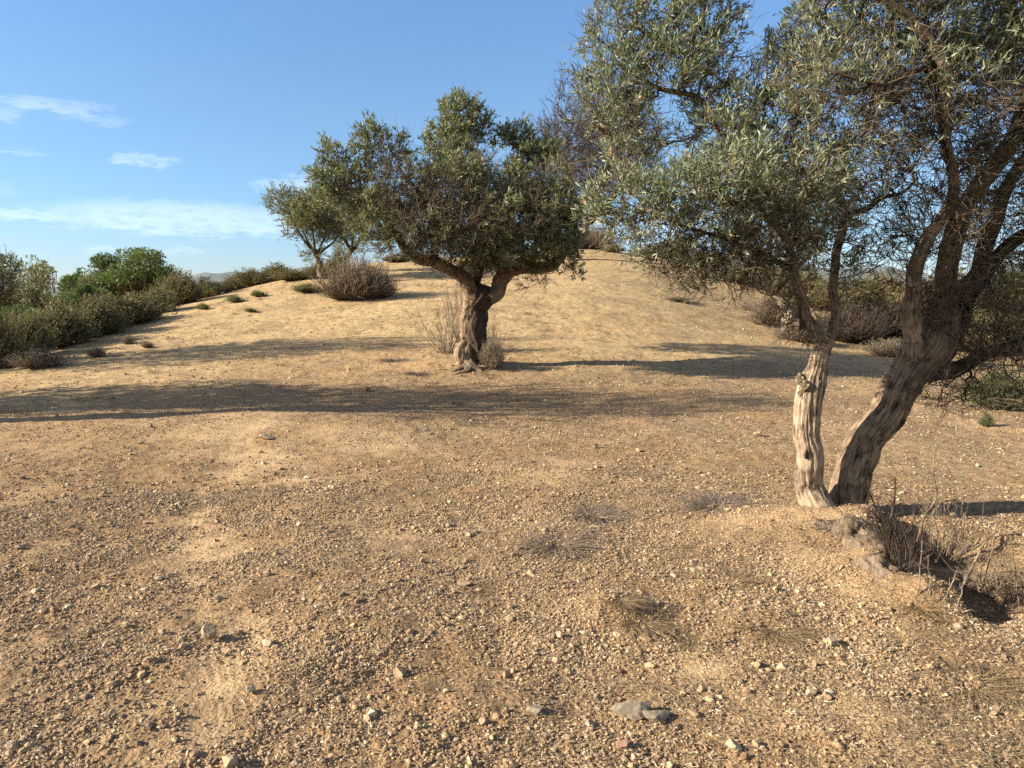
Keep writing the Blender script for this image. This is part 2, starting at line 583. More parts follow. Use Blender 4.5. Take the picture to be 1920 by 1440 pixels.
# ------------------------------------------------------------------ materials
def material(name):
    m = bpy.data.materials.new(name)
    m.use_nodes = True
    t = NT(m.node_tree)
    bs = [n for n in t.n if n.type == 'BSDF_PRINCIPLED'][0]
    bs.inputs['Specular IOR Level'].default_value = 0.25
    return m, t, bs


def bump(t, bs, h, dist, strength=1.0):
    b = t.new('ShaderNodeBump')
    b.inputs['Distance'].default_value = dist
    b.inputs['Strength'].default_value = strength
    t.put(b.inputs['Height'], h)
    t.l.new(b.outputs[0], bs.inputs['Normal'])


def ground_mat():
    m, t, bs = material("dry_soil")
    pos = t.new('ShaderNodeNewGeometry').outputs['Position']
    base = t.attr('gcol').outputs['Color']
    n1 = t.noise(pos, 9, 4, 0.6)
    n2 = t.noise(pos, 55, 4, 0.65)
    n3 = t.noise(pos, 190, 3, 0.6)
    f = t.math('ADD', t.math('MULTIPLY', n1, 0.35), t.math('ADD', t.math('MULTIPLY', n2, 0.4), t.math('MULTIPLY', n3, 0.35)))
    v = t.ramp(f, [(0.36, (0.50, 0.46, 0.43)), (0.52, (0.93, 0.92, 0.90)), (0.66, (1.32, 1.32, 1.30))])
    colr = t.mix(1.0, base, v, 'MULTIPLY')
    t.l.new(colr, bs.inputs['Base Color'])
    bs.inputs['Roughness'].default_value = 0.97
    bs.inputs['Specular IOR Level'].default_value = 0.1
    vo = t.new('ShaderNodeTexVoronoi')
    t.l.new(pos, vo.inputs['Vector']); vo.inputs['Scale'].default_value = 60
    h = t.math('ADD', t.math('MULTIPLY', n2, 0.9), t.math('MULTIPLY', n3, 0.5))
    h = t.math('SUBTRACT', h, t.math('MULTIPLY', vo.outputs['Distance'], 0.5))
    bump(t, bs, h, 0.012, 0.9)
    return m


def stone_mat(name, stops, bscale=60):
    m, t, bs = material(name)
    tcn = t.new('ShaderNodeTexCoord').outputs['Object']
    a = t.attr('rnd').outputs['Fac']
    n = t.noise(tcn, bscale, 4, 0.65)
    colr = t.ramp(a, stops)
    v = t.ramp(n, [(0.3, (0.66, 0.64, 0.62)), (0.6, (1.15, 1.15, 1.15))])
    t.l.new(t.mix(1.0, colr, v, 'MULTIPLY'), bs.inputs['Base Color'])
    bs.inputs['Roughness'].default_value = 0.93
    bump(t, bs, n, 0.004, 0.8)
    return m


def bark_mat(name, dark, mid, lite, pale=0.45, scale=1.0):
    m, t, bs = material(name)
    bc = t.attr('bc').outputs['Vector']
    mp = t.new('ShaderNodeMapping'); mp.inputs['Scale'].default_value = (1, 1, 0.14)
    t.l.new(bc, mp.inputs['Vector'])
    g = t.noise(mp.outputs[0], 75 * scale, 5, 0.65, 0.4)
    mp2 = t.new('ShaderNodeMapping'); mp2.inputs['Scale'].default_value = (1, 1, 0.45)
    t.l.new(bc, mp2.inputs['Vector'])
    p = t.noise(mp2.outputs[0], 26 * scale, 4, 0.6)
    q = t.noise(bc, 7, 3, 0.5)
    f = t.math('ADD', t.math('MULTIPLY', g, 0.6), t.math('MULTIPLY', p, 0.4))
    c1 = t.ramp(f, [(0.38, dark), (0.50, mid), (0.62, lite)])
    c2 = t.mix(t.rng(q, 0.42, 0.62, 0, pale), c1, tuple(min(1, x * 1.35) for x in lite))
    t.l.new(c2, bs.inputs['Base Color'])
    bs.inputs['Roughness'].default_value = 0.95
    bs.inputs['Specular IOR Level'].default_value = 0.12
    bump(t, bs, f, 0.03, 1.0)
    return m


def twig_mat(name, a, b):
    m, t, bs = material(name)
    r = t.attr('rnd').outputs['Fac']
    t.l.new(t.mix(r, a, b), bs.inputs['Base Color'])
    bs.inputs['Roughness'].default_value = 0.9
    return m


def leaf_mat(name, stops, under, trans=0.25, rough=0.5, spec=0.35, under_mix=0.6):
    m, t, bs = material(name)
    r = t.attr('rnd').outputs['Fac']
    top = t.ramp(r, stops)
    back = t.new('ShaderNodeNewGeometry').outputs['Backfacing']
    colr = t.mix(t.math('MULTIPLY', back, under_mix), top, under)
    t.l.new(colr, bs.inputs['Base Color'])
    bs.inputs['Roughness'].default_value = rough
    bs.inputs['Specular IOR Level'].default_value = spec
    tr = t.new('ShaderNodeBsdfTranslucent')
    t.l.new(t.mix(0.5, colr, (0.20, 0.24, 0.04)), tr.inputs['Color'])
    mx = t.new('ShaderNodeMixShader'); mx.inputs[0].default_value = trans
    t.l.new(bs.outputs[0], mx.inputs[1]); t.l.new(tr.outputs[0], mx.inputs[2])
    out = [n for n in t.n if n.type == 'OUTPUT_MATERIAL'][0]
    t.l.new(mx.outputs[0], out.inputs['Surface'])
    return m


M_GROUND = ground_mat()
M_PEB = stone_mat("gravel_stone", [(0.0, (0.12, 0.075, 0.05)), (0.25, (0.22, 0.145, 0.085)), (0.6, (0.33, 0.23, 0.125)), (0.85, (0.43, 0.32, 0.18)), (0.95, (0.54, 0.44, 0.29)), (1.0, (0.27, 0.24, 0.20))])
M_GREY = stone_mat("grey_rock", [(0, (0.185, 0.148, 0.10)), (1, (0.225, 0.18, 0.122))], 25)
M_TAN = stone_mat("tan_rock", [(0, (0.27, 0.19, 0.11)), (1, (0.38, 0.30, 0.19))], 40)
M_RED = stone_mat("reddish_rock", [(0, (0.16, 0.09, 0.06)), (1, (0.22, 0.13, 0.08))], 40)
M_BARK = bark_mat("olive_bark", (0.02, 0.013, 0.009), (0.145, 0.100, 0.063), (0.31, 0.225, 0.142), 0.35)
M_BARKP = bark_mat("pale_olive_bark", (0.03, 0.019, 0.012), (0.18, 0.130, 0.083), (0.36, 0.275, 0.185), 0.5)
M_BARKM = bark_mat("brown_olive_bark", (0.03, 0.019, 0.012), (0.15, 0.102, 0.062), (0.30, 0.215, 0.135), 0.4)
M_BARKD = bark_mat("dark_olive_bark", (0.014, 0.010, 0.007), (0.05, 0.035, 0.023), (0.11, 0.08, 0.052), 0.15)
M_ROOT = bark_mat("weathered_root", (0.03, 0.020, 0.013), (0.12, 0.086, 0.055), (0.22, 0.165, 0.11), 0.3, 0.7)
M_TWIG = twig_mat("olive_twig", (0.055, 0.040, 0.025), (0.19, 0.148, 0.09))
M_TWIGD = twig_mat("dark_dead_twig", (0.03, 0.021, 0.015), (0.10, 0.072, 0.05))
M_TWIGL = twig_mat("dead_twig", (0.09, 0.065, 0.043), (0.26, 0.20, 0.135))
M_OLIVE = leaf_mat("olive_leaf", [(0.0, (0.05, 0.066, 0.028)), (0.5, (0.125, 0.15, 0.070)), (0.86, (0.22, 0.24, 0.13)), (0.95, (0.30, 0.26, 0.11)), (1.0, (0.52, 0.34, 0.15))], (0.32, 0.34, 0.24))
M_OLIVED = leaf_mat("yellower_olive_leaf", [(0.0, (0.06, 0.072, 0.025)), (0.6, (0.14, 0.16, 0.062)), (0.93, (0.23, 0.23, 0.10)), (1.0, (0.32, 0.22, 0.10))], (0.30, 0.31, 0.19))  # slightly yellower olive green, for the farther trees and bushes
M_MASTIC = leaf_mat("mastic_leaf", [(0.0, (0.03, 0.055, 0.012)), (0.6, (0.07, 0.125, 0.026)), (1.0, (0.13, 0.19, 0.045))], (0.10, 0.15, 0.05), under_mix=0.3)
M_HEATH = leaf_mat("heath_leaf", [(0.0, (0.10, 0.092, 0.033)), (0.5, (0.18, 0.155, 0.058)), (0.85, (0.26, 0.185, 0.075)), (1.0, (0.34, 0.26, 0.12))], (0.24, 0.20, 0.09), under_mix=0.3)
M_GREYH = leaf_mat("grey_scrub_leaf", [(0.0, (0.14, 0.11, 0.07)), (0.6, (0.24, 0.19, 0.12)), (1.0, (0.32, 0.26, 0.165))], (0.26, 0.22, 0.15), under_mix=0.3)
M_LIME = leaf_mat("broom_leaf", [(0.0, (0.13, 0.15, 0.035)), (0.6, (0.24, 0.25, 0.07)), (1.0, (0.36, 0.33, 0.11))], (0.20, 0.22, 0.08), under_mix=0.3)
M_GREEN = leaf_mat("fresh_green_leaf", [(0.0, (0.06, 0.10, 0.03)), (0.6, (0.11, 0.155, 0.055)), (1.0, (0.17, 0.20, 0.08))], (0.15, 0.19, 0.09), under_mix=0.3)
M_STRAW = leaf_mat("straw", [(0.0, (0.11, 0.07, 0.04)), (0.4, (0.25, 0.17, 0.085)), (0.8, (0.39, 0.285, 0.145)), (1.0, (0.52, 0.41, 0.23))], (0.33, 0.245, 0.135), trans=0.2, under_mix=0.2)


M_LITTER = leaf_mat("leaf_litter", [(0.0, (0.07, 0.045, 0.03)), (0.35, (0.20, 0.135, 0.08)), (0.75, (0.36, 0.26, 0.15)), (1.0, (0.52, 0.41, 0.25))], (0.32, 0.235, 0.14), trans=0.1, under_mix=0.3)
M_DRYW = leaf_mat("dry_weed", [(0.0, (0.13, 0.09, 0.06)), (0.6, (0.24, 0.18, 0.12)), (1.0, (0.36, 0.28, 0.18))], (0.16, 0.12, 0.08), trans=0.1, under_mix=0.2)

# ------------------------------------------------------------------ ground
def ground_color(x, y):
    r = np.hypot(x, y)
    n = fbm2(x / 1.3, y / 1.3, 4, 201)
    n2 = fbm2(x / 4.5, y / 4.5, 3, 231)
    n3 = fbm2(x / 0.28, y / 0.28, 3, 251)
    red = np.array([0.345, 0.222, 0.110]); tan = np.array([0.345, 0.236, 0.125]); straw = np.array([0.395, 0.283, 0.142]); brown = np.array([0.19, 0.12, 0.07]); pale = np.array([0.46, 0.32, 0.175])
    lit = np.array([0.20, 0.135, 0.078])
    C = red[None] * np.ones((len(x), 1))
    k = sstep(n * 1.1 + (x + 1.5) / 8, -0.1, 0.6)[:, None]
    C = C * (1 - k) + tan * k
    k = sstep(r + n2 * 5 + n * 3, 8.5, 19.0)[:, None]
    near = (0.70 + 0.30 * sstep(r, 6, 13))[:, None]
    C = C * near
    C = C * (1 - k) + straw * k
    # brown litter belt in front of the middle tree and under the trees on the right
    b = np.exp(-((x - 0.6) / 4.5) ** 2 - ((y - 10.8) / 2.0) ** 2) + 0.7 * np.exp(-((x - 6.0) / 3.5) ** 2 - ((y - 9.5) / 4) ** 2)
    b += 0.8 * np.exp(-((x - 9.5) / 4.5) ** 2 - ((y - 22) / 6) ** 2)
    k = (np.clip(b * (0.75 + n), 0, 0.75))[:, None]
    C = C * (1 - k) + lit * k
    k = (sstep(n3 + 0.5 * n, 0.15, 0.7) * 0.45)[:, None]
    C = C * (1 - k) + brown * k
    k = (sstep(fbm2(x / 1.0, y / 1.6, 4, 611, 0.6), 0.0, 0.55) * 0.65 * sstep(r, 9, 16))[:, None]
    C = C * (1 - k) + np.array([0.27, 0.185, 0.10]) * k
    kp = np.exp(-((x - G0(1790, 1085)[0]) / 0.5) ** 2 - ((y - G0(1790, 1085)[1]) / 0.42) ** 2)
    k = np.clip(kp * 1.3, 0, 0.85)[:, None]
    C = C * (1 - k) + np.array([0.15, 0.095, 0.055]) * k  # hollow's shade painted into the soil colour
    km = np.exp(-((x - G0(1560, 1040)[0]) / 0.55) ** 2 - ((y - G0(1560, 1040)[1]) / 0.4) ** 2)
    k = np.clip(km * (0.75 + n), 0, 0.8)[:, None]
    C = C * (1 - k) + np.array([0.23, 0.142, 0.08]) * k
    k = (SAND(x, y) * (0.75 * (1 - sstep(r, 14, 24))))[:, None]
    C = C * (1 - k) + pale * k
    # scrubby land beyond the hill
    far = sstep(r, 60, 160)[:, None]
    C = C * (1 - far) + (np.array([0.10, 0.105, 0.05]) * (1 + 0.5 * n2[:, None])) * far
    return C


def make_ground():
    dense = np.linspace(-R(50), R(50), 1150)
    coarse = np.linspace(R(50), R(310), 150)[1:-1]
    ang = np.r_[dense, coarse]
    rad = np.r_[np.array([0.35, 0.7, 1.1, 1.4]), np.geomspace(1.6, 20, 760), np.geomspace(20, 75, 240)[1:], np.geomspace(75, 9000, 70)[1:]]
    na, nr = len(ang), len(rad)
    X = np.sin(ang)[None, :] * rad[:, None]; Y = np.cos(ang)[None, :] * rad[:, None]
    x = np.r_[X.ravel(), 0.0]; y = np.r_[Y.ravel(), 0.0]
    z = H(x, y)
    r = np.hypot(x, y)
    z = z + Hd(x, y) * (r < 40)
    V = np.c_[x, y, z]
    i = np.arange(nr - 1)[:, None] * na; j = np.arange(na)[None, :]; jn = (j + 1) % na
    F = np.stack([i + j, i + na + j, i + na + jn, i + jn], -1).reshape(-1, 4)[:, ::-1]
    g = Geo(); g.add(V, F)
    cidx = len(x) - 1
    g.F[3].append(np.array([[cidx, (k + 1) % na, k] for k in range(na)], np.int64)); g.M[3].append(np.zeros(na, np.int32))
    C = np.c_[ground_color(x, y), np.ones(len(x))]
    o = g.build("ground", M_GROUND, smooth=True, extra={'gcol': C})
    o["kind"] = "structure"


make_ground()


# far hills on the horizon
def make_hills():
    m, t, bs = material("far_hill")
    pos = t.new('ShaderNodeNewGeometry').outputs['Position']
    n = t.noise(pos, 0.01, 5, 0.6)
    t.l.new(t.ramp(n, [(0.35, (0.09, 0.12, 0.12)), (0.65, (0.16, 0.17, 0.15))]), bs.inputs['Base Color'])  # bluish base colour stands in for distance haze
    bs.inputs['Roughness'].default_value = 1
    az_ = np.linspace(-R(75), R(75), 300)
    dd = np.linspace(0, 1, 14)
    A, D = np.meshgrid(az_, dd, indexing='ij')
    top = 150 + 110 * fbm2(az_ * 5, az_ * 0 + 3, 5, 77) + 60 * np.sin(az_ * 3 + 1)
    rr = 4200 + D * 2200
    prof = np.sin(D * math.pi) ** 0.8
    Z = -60 + prof * (top[:, None] - 0) * (1 + 0.12 * fbm2(A * 30, D * 5, 4, 5))
    V = np.stack([np.sin(A) * rr, np.cos(A) * rr, Z], -1).reshape(-1, 3)
    n1, n2 = A.shape
    i = np.arange(n1 - 1)[:, None] * n2; j = np.arange(n2 - 1)[None, :]
    F = np.stack([i + j, i + n2 + j, i + n2 + j + 1, i + j + 1], -1).reshape(-1, 4)
    g = Geo(); g.add(V, F)
    g.build("hills", m)["kind"] = "structure"


make_hills()


# ------------------------------------------------------------------ gravel, straw, dry grass (stuff)
def wedge(n, r0, r1, half=R(46), power=1.0):
    """random places in front of the camera; power 1 = even density in the logarithm of distance"""
    u = RNG.random(n)
    if power == 1.0: r = r0 * (r1 / r0) ** u
    else: r = (r0 ** power + u * (r1 ** power - r0 ** power)) ** (1 / power)
    a = RNG.uniform(-half, half, n)
    return np.sin(a) * r, np.cos(a) * r


def make_gravel():
    BV, BF = ico(0)
    g = Geo()
    for (n, r0, r1, smin, smax, bury) in [(330000, 1.7, 6.5, 0.0022, 0.0095, 0.3), (4500, 1.7, 7.0, 0.010, 0.021, 0.2), (55000, 5.5, 12.0, 0.004, 0.012, 0.35), (4000, 6, 20, 0.010, 0.028, 0.3), (9000, 12, 30, 0.010, 0.028, 0.3)]:
        x, y = wedge(n, r0, r1, power=1.6)
        s = SAND(x, y)
        pn = fbm2(x / 0.6, y / 0.6, 3, 301)
        right = sstep(x, 0.3, 3.5) * 0.38
        hill = sstep(np.hypot(x, y), 11, 16) * 0.35
        keep = RNG.random(n) < np.clip(0.80 - s * 0.75 + pn * 1.0 + 0.45 * fbm2(x / 1.7, y / 1.7, 2, 351) - right - hill, 0.06, 1)
        x = x[keep]; y = y[keep]; m = len(x)
        z = H(x, y) + Hd(x, y)
        size = smin * (smax / smin) ** (RNG.random(m) ** 1.7)
        sc = size[:, None] * np.c_[RNG.uniform(0.8, 1.5, m), RNG.uniform(0.7, 1.15, m), RNG.uniform(0.45, 0.95, m)]
        D = BV[None] * RNG.uniform(0.65, 1.2, (m, 12, 1)) * sc[:, None, :]
        a = RNG.uniform(0, 2 * math.pi, m); ca, sa = np.cos(a)[:, None], np.sin(a)[:, None]
        tl = RNG.normal(0, 0.35, m); ct, st = np.cos(tl)[:, None], np.sin(tl)[:, None]
        y1 = D[..., 1] * ct - D[..., 2] * st; z1 = D[..., 1] * st + D[..., 2] * ct
        X = D[..., 0] * ca - y1 * sa; Y = D[..., 0] * sa + y1 * ca
        V = np.stack([X + x[:, None], Y + y[:, None], z1 + (z + sc[:, 2] * (1 - 2 * bury * RNG.random(m)) * 0.6)[:, None]], -1)
        F = (np.arange(m)[:, None, None] * 12 + BF[None]).reshape(-1, 3)
        rnd = np.clip(RNG.beta(2, 2.2, m) + 0.10 * pn[keep], 0, 1)
        g.add(V.reshape(-1, 3), F, np.repeat(rnd, 12))
    o = g.build("gravel", M_PEB, smooth=False)
    tag(o, "loose brown and tan gravel strewn over the dry soil of the slope", "gravel", kind="stuff")


def blades(g, x, y, z, L, Wd, lift, K=3, rnd=None, az=None, droop=0.5, mat=0):
    """thin flat curved straws; ribbon of K segments"""
    n = len(x)
    a = RNG.uniform(0, 2 * math.pi, n) if az is None else az
    el_ = lift
    d = np.stack([np.cos(a) * np.cos(el_), np.sin(a) * np.cos(el_), np.sin(el_)], -1)
    side = np.stack([-np.sin(a), np.cos(a), RNG.normal(0, 0.5, n)], -1)
    side = nrm(side)
    t = np.linspace(0, 1, K + 1)
    bend = RNG.normal(0, 0.35, (n, 1))
    pts = np.stack([x, y, z], -1)[:, None, :] + d[:, None, :] * (t[None, :, None] * L[:, None, None])
    pts = pts + side[:, None, :] * (bend * L[:, None] * (t ** 2)[None, :])[..., None]
    pts[..., 2] -= droop * L[:, None] * (t ** 2)[None, :] * np.sin(el_)[:, None]
    wv = (Wd[:, None] * (1 - 0.8 * t[None, :]))[..., None]
    sd_ = side[:, None, :] + np.array([0, 0, 0.3])
    A = pts + sd_ * wv * 0.5; B = pts - sd_ * wv * 0.5
    V = np.stack([A, B], 2).reshape(-1, 3)
    base = (np.arange(n) * (K + 1) * 2)[:, None]; i = (np.arange(K) * 2)[None, :]
    F = np.stack([base + i, base + i + 1, base + i + 3, base + i + 2], -1).reshape(-1, 4)
    rr = RNG.random(n) if rnd is None else rnd
    g.add(V, F, np.repeat(rr, (K + 1) * 2), None, mat)


def make_straw():
    g = Geo()
    # lying straws and leaf litter near the camera
    for (n, r0, r1, l0, l1, wd, lmax) in [(300000, 1.8, 6.5, 0.005, 0.030, 0.0038, 0.8), (170000, 6, 15, 0.010, 0.045, 0.007, 0.8)]:
        x, y = wedge(n, r0, r1, power=1.6)
        pn = fbm2(x / 0.5, y / 0.5, 3, 401)
        s = SAND(x, y)
        w_ = 0.30 + 0.6 * sstep(x, -1.5, 1.0) + 0.9 * pn - 0.35 * s
        k = RNG.random(n) < np.clip(w_, 0.03, 1)
        x = x[k]; y = y[k]; m = len(x)
        z = H(x, y) + Hd(x, y) + RNG.uniform(0.001, 0.010, m)
        L = l0 * (l1 / l0) ** RNG.random(m)
        blades(g, x, y, z, L, wd * RNG.uniform(0.6, 1.5, m), RNG.uniform(-0.05, lmax, m) * (RNG.random(m) < 0.7), K=2, rnd=RNG.beta(1.6, 1.6, m))
    o = g.build("straw_litter", M_LITTER, smooth=False)
    tag(o, "bits of straw and dry leaf litter scattered on the near slope", "straw", kind="stuff")
    g = Geo()
    # short dry grass over the hill
    for (n, r0, r1, l0, l1, wd, per) in [(26000, 9, 20, 0.02, 0.075, 0.0045, 6), (26000, 18, 44, 0.03, 0.11, 0.010, 5)]:
        x, y = wedge(n, r0, r1, power=1.7)
        r = np.hypot(x, y)
        pn = fbm2(x / 1.1, y / 1.1, 3, 431)
        lane = np.exp(-((x + 4 + 0.15 * y) / 3.5) ** 2) * 0.4
        k = RNG.random(n) < np.clip(sstep(r, 8, 15) * (0.75 + pn * 1.1) - lane, 0.02, 1)
        x = x[k]; y = y[k]; m = len(x)
        x = np.repeat(x, per) + RNG.normal(0, 0.04, m * per); y = np.repeat(y, per) + RNG.normal(0, 0.04, m * per)
        mm = m * per
        z = H(x, y)
        rr = np.clip(np.repeat(RNG.beta(3, 2, m) + 0.35 * fbm2(x[::per] / 0.8, y[::per] / 1.2, 3, 951), per) * 0.75 + RNG.random(mm) * 0.25, 0, 1)
        blades(g, x, y, z, l0 * (l1 / l0) ** RNG.random(mm), wd * RNG.uniform(0.6, 1.4, mm), RNG.uniform(0.1, 0.9, mm), K=2, rnd=rr)
    # larger tufts standing out of the short grass
    n, per = 2600, 22
    x, y = wedge(n, 9, 44, power=1.8)
    k = RNG.random(n) < np.clip(0.35 + 1.2 * fbm2(x / 2.2, y / 2.2, 3, 461), 0.03, 1)
    x = x[k]; y = y[k]; m = len(x)
    sz = np.repeat(RNG.uniform(0.5, 1.4, m), per)
    tint = np.repeat(RNG.beta(1.5, 2.2, m), per)
    x = np.repeat(x, per) + RNG.normal(0, 0.05, m * per) * sz; y = np.repeat(y, per) + RNG.normal(0, 0.05, m * per) * sz
    blades(g, x, y, H(x, y), sz * RNG.uniform(0.06, 0.16, m * per), sz * 0.010 * RNG.uniform(0.5, 1.2, m * per), RNG.uniform(0.2, 1.3, m * per), K=2, rnd=np.clip(tint * 0.8 + RNG.random(m * per) * 0.2, 0, 1))
    o = g.build("dry_grass", M_STRAW, smooth=False)
    tag(o, "short yellow dry grass covering the rounded hill behind", "grass", kind="stuff")


make_gravel()
make_straw()


# ------------------------------------------------------------------ single stones
def make_stone(px, py, wpx, label, mat, flat=0.7, seed=0, elong=1.0, sink=0.25, rz=0.0, tilt=0.0):
    p = G(px, py)
    dist = math.hypot(p[0], p[1])
    wid = wpx / FPX * math.hypot(p[1], 1.6) * 0.5
    V, F = ico(4 if wpx > 40 else 3)
    rs = np.random.default_rng(seed)
    # cut flat facets into a ball, then roughen
    for _ in range(10):
        n = nrm(rs.normal(size=3)); dcut = rs.uniform(0.45, 0.82)
        k = V @ n - dcut
        V = V - np.maximum(k, 0)[:, None] * n
    V = V * (1 + 0.05 * vn3(V[:, 0] * 3, V[:, 1] * 3, V[:, 2] * 3, seed)[:, None] + 0.035 * vn3(V[:, 0] * 8, V[:, 1] * 8, V[:, 2] * 8, seed + 1)[:, None] + 0.02 * vn3(V[:, 0] * 18, V[:, 1] * 18, V[:, 2] * 18, seed + 2)[:, None])
    V = V / np.abs(V).max(0) * np.array([wid, wid / elong, wid * flat])
    ct, st = math.cos(tilt), math.sin(tilt)
    V = np.c_[V[:, 0] * ct - V[:, 2] * st, V[:, 1], V[:, 0] * st + V[:, 2] * ct]
    g = Geo(); g.add(V, F, rs.random())
    o = g.build("stone", mat, smooth=True)
    for pl in o.data.polygons: pl.use_smooth = False
    h = -V[:, 2].min()
    o.location = (float(p[0]), float(p[1]), float(p[2] + h * (1 - 2 * sink) + 0.003))
    o.rotation_euler = (0, 0, rz)
    tag(o, label, "stone", "loose stones on the slope")


STONES = [
    (1186, 1340, 72, "large grey rock half sunk in the gravel, biggest one at the bottom right", M_GREY, 0.52, 1.5, 0.22, 0.1, -0.1),
    (1232, 1348, 54, "low grey rock touching the right end of the biggest grey rock", M_GREY, 0.38, 1.3, 0.3, 0.2, -0.1),
    (1000, 1338, 34, "small bluish grey stone slanting left of the biggest grey rock", M_GREY, 0.7, 1.6, 0.3, -0.5, 0.5),
    (394, 1197, 30, "tan knobbly stone casting the longest shadow on the sandy tyre track", M_TAN, 0.85, 1.0, 0.05, 0, 0),
    (503, 1210, 23, "rounded tan stone just right of the knobbly stone on the track", M_TAN, 0.6, 1.1, 0.15, 0, 0),
    (469, 1297, 18, "pale stone on the bare sandy patch below the knobbly stone", M_TAN, 0.75, 1.0, 0.1, 0, 0),
    (306, 1189, 15, "small whitish stone left of the knobbly stone", M_TAN, 0.8, 1.0, 0.1, 0, 0),
    (751, 1268, 26, "warm tan stone in the bottom middle with a thin dark shadow", M_TAN, 0.8, 1.0, 0.1, 0, 0),
    (1557, 1210, 27, "flat yellowish stone alone on bare soil below the leaning trunk", M_TAN, 0.6, 1.0, 0.15, 0, 0),
    (1520, 1305, 21, "yellowish stone among dark gravel below the flat yellowish stone", M_TAN, 0.75, 1.0, 0.15, 0, 0),
    (1546, 1307, 14, "little stone beside the yellowish stone among dark gravel", M_TAN, 0.75, 1.0, 0.15, 0, 0),
    (1048, 1197, 16, "pale stone left of the low grass hump in the lower middle", M_TAN, 0.8, 1.0, 0.15, 0, 0),
    (852, 758, 17, "dark reddish stone on the shadow band before the middle tree", M_RED, 0.7, 1.0, 0.1, 0, 0),
    (688, 734, 17, "brown stone on the upper edge of the long shadow band", M_RED, 0.7, 1.0, 0.1, 0, 0),
    (842, 988, 13, "small white stone in the middle ground with shadow at its right", M_TAN, 0.8, 1.0, 0.1, 0, 0),
    (880, 1007, 15, "sandy stone just below right of the small white stone", M_TAN, 0.7, 1.0, 0.1, 0, 0),
    (1421, 818, 14, "tan stone in the shadow left of the upright trunk", M_TAN, 0.7, 1.0, 0.1, 0, 0),
    (955, 1141, 14, "pale angular stone in the gravel left of the grass hump", M_TAN, 0.9, 1.0, 0.1, 0, 0),
    (869, 1100, 26, "pale stone lying beside a dark tuft in the lower middle", M_TAN, 0.6, 1.2, 0.2, 0, 0),
    (1376, 1406, 26, "light stone at the bottom edge right of the grey rocks", M_TAN, 0.7, 1.0, 0.2, 0, 0),
    (38, 1030, 18, "pale stone near the left edge of the gravel", M_TAN, 0.6, 1.2, 0.2, 0, 0),
    (561, 988, 12, "whitish stone in the gravel below the sandy ruts", M_TAN, 0.8, 1.0, 0.1, 0, 0),
    (1117, 841, 12, "small grey stone on the slope under the shadow band", M_GREY, 0.8, 1.0, 0.1, 0, 0),
    (640, 1242, 17, "pale stone left above the warm tan stone", M_TAN, 0.6, 1.0, 0.2, 0, 0),
    (1103, 1363, 17, "pale stone immediately left of the biggest grey rock", M_TAN, 0.9, 1.0, 0.1, 0, 0),
    (904, 1358, 15, "small pale stone upper left of the bluish grey stone", M_TAN, 0.8, 1.0, 0.1, 0, 0),
    (24, 1402, 26, "grey brown stone in the bottom left corner", M_GREY, 0.6, 1.2, 0.2, 0, 0),
    (434, 1431, 34, "broken tan stone at the bottom edge left of centre", M_TAN, 0.6, 1.2, 0.25, 0, 0),
    (1165, 1402, 28, "angular brown stone below the biggest grey rock", M_RED, 0.5, 1.2, 0.2, 0.3, 0.2),
    (500, 824, 34, "flat pale slab stone bedded in the sandy crest near the ruts", M_TAN, 0.25, 1.4, 0.1, 0.2, -0.15),
    (180, 1104, 16, "pale flat stone in the gravel above left of the knobbly stone", M_TAN, 0.6, 1.0, 0.15, 0, 0),
    (1795, 1180, 15, "tan stone beside the hollow below the dead shoots", M_TAN, 0.8, 1.0, 0.15, 0, 0),
    (1785, 970, 18, "orange brown stone on the ground right of the leaning trunk", M_TAN, 0.5, 1.0, 0.15, 0, 0),
    (322, 583, 16, "white stone at the foot of the scrub on the left ridge", M_TAN, 0.8, 1.0, 0.1, 0, 0),
]
for i, (px, py, wp, lb, mt, fl, elg, sk, rz_, tl_) in enumerate(STONES):
    make_stone(px, py, wp, lb, mt, fl, i + 11, elg, sk, rz_, tl_)


# ------------------------------------------------------------------ trees
def grow(seeds, att, step, kill, iters=90, jit=0.25, up=0.1, maxn=9000, rs=None):
    """space colonisation: nodes reach from the seed limbs to the attraction points"""
    rs = rs or RNG
    N = [p for p in seeds]; PAR = [-1] * len(seeds)
    A = att.copy()
    Nn = np.array(N)
    d = np.full(len(A), 1e9); near = np.zeros(len(A), int)
    def upd(new, base):
        for s in range(0, len(new), 400):
            blk = new[s:s + 400]
            D = np.linalg.norm(A[:, None] - blk[None], axis=2)
            k = D.argmin(1); dm = D[np.arange(len(A)), k]
            b = dm < d
            d[b] = dm[b]; near[b] = base + s + k[b]
    upd(Nn, 0)
    last = {}
    for it in range(iters):
        al = d > kill
        if not al.any(): break
        A = A[al]; d = d[al]; near = near[al]
        ids, inv = np.unique(near, return_inverse=True)
        Na = np.array(N)
        v = nrm(A - Na[near])
        acc = np.zeros((len(ids), 3)); np.add.at(acc, inv, v)
        acc = nrm(nrm(acc) + rs.normal(0, jit, acc.shape) + np.array([0, 0, up]))
        new = []; base = len(N)
        for q, i in enumerate(ids):
            if last.get(i, 0) > 3: continue
            last[i] = last.get(i, 0) + 1
            new.append(Na[i] + acc[q] * step); PAR.append(int(i))
        if not new: break
        N.extend(new)
        upd(np.array(new), base)
        if len(N) > maxn: break
    return np.array(N), np.array(PAR)


def ellips(c_, r_, n, rs=None, shell=0.6):
    """points in an ellipsoid, denser towards its skin"""
    rs = rs or RNG
    v = nrm(rs.normal(size=(n, 3)))
    rr = rs.random(n) ** (1 / 3 * shell)
    return np.asarray(c_) + v * rr[:, None] * np.asarray(r_)


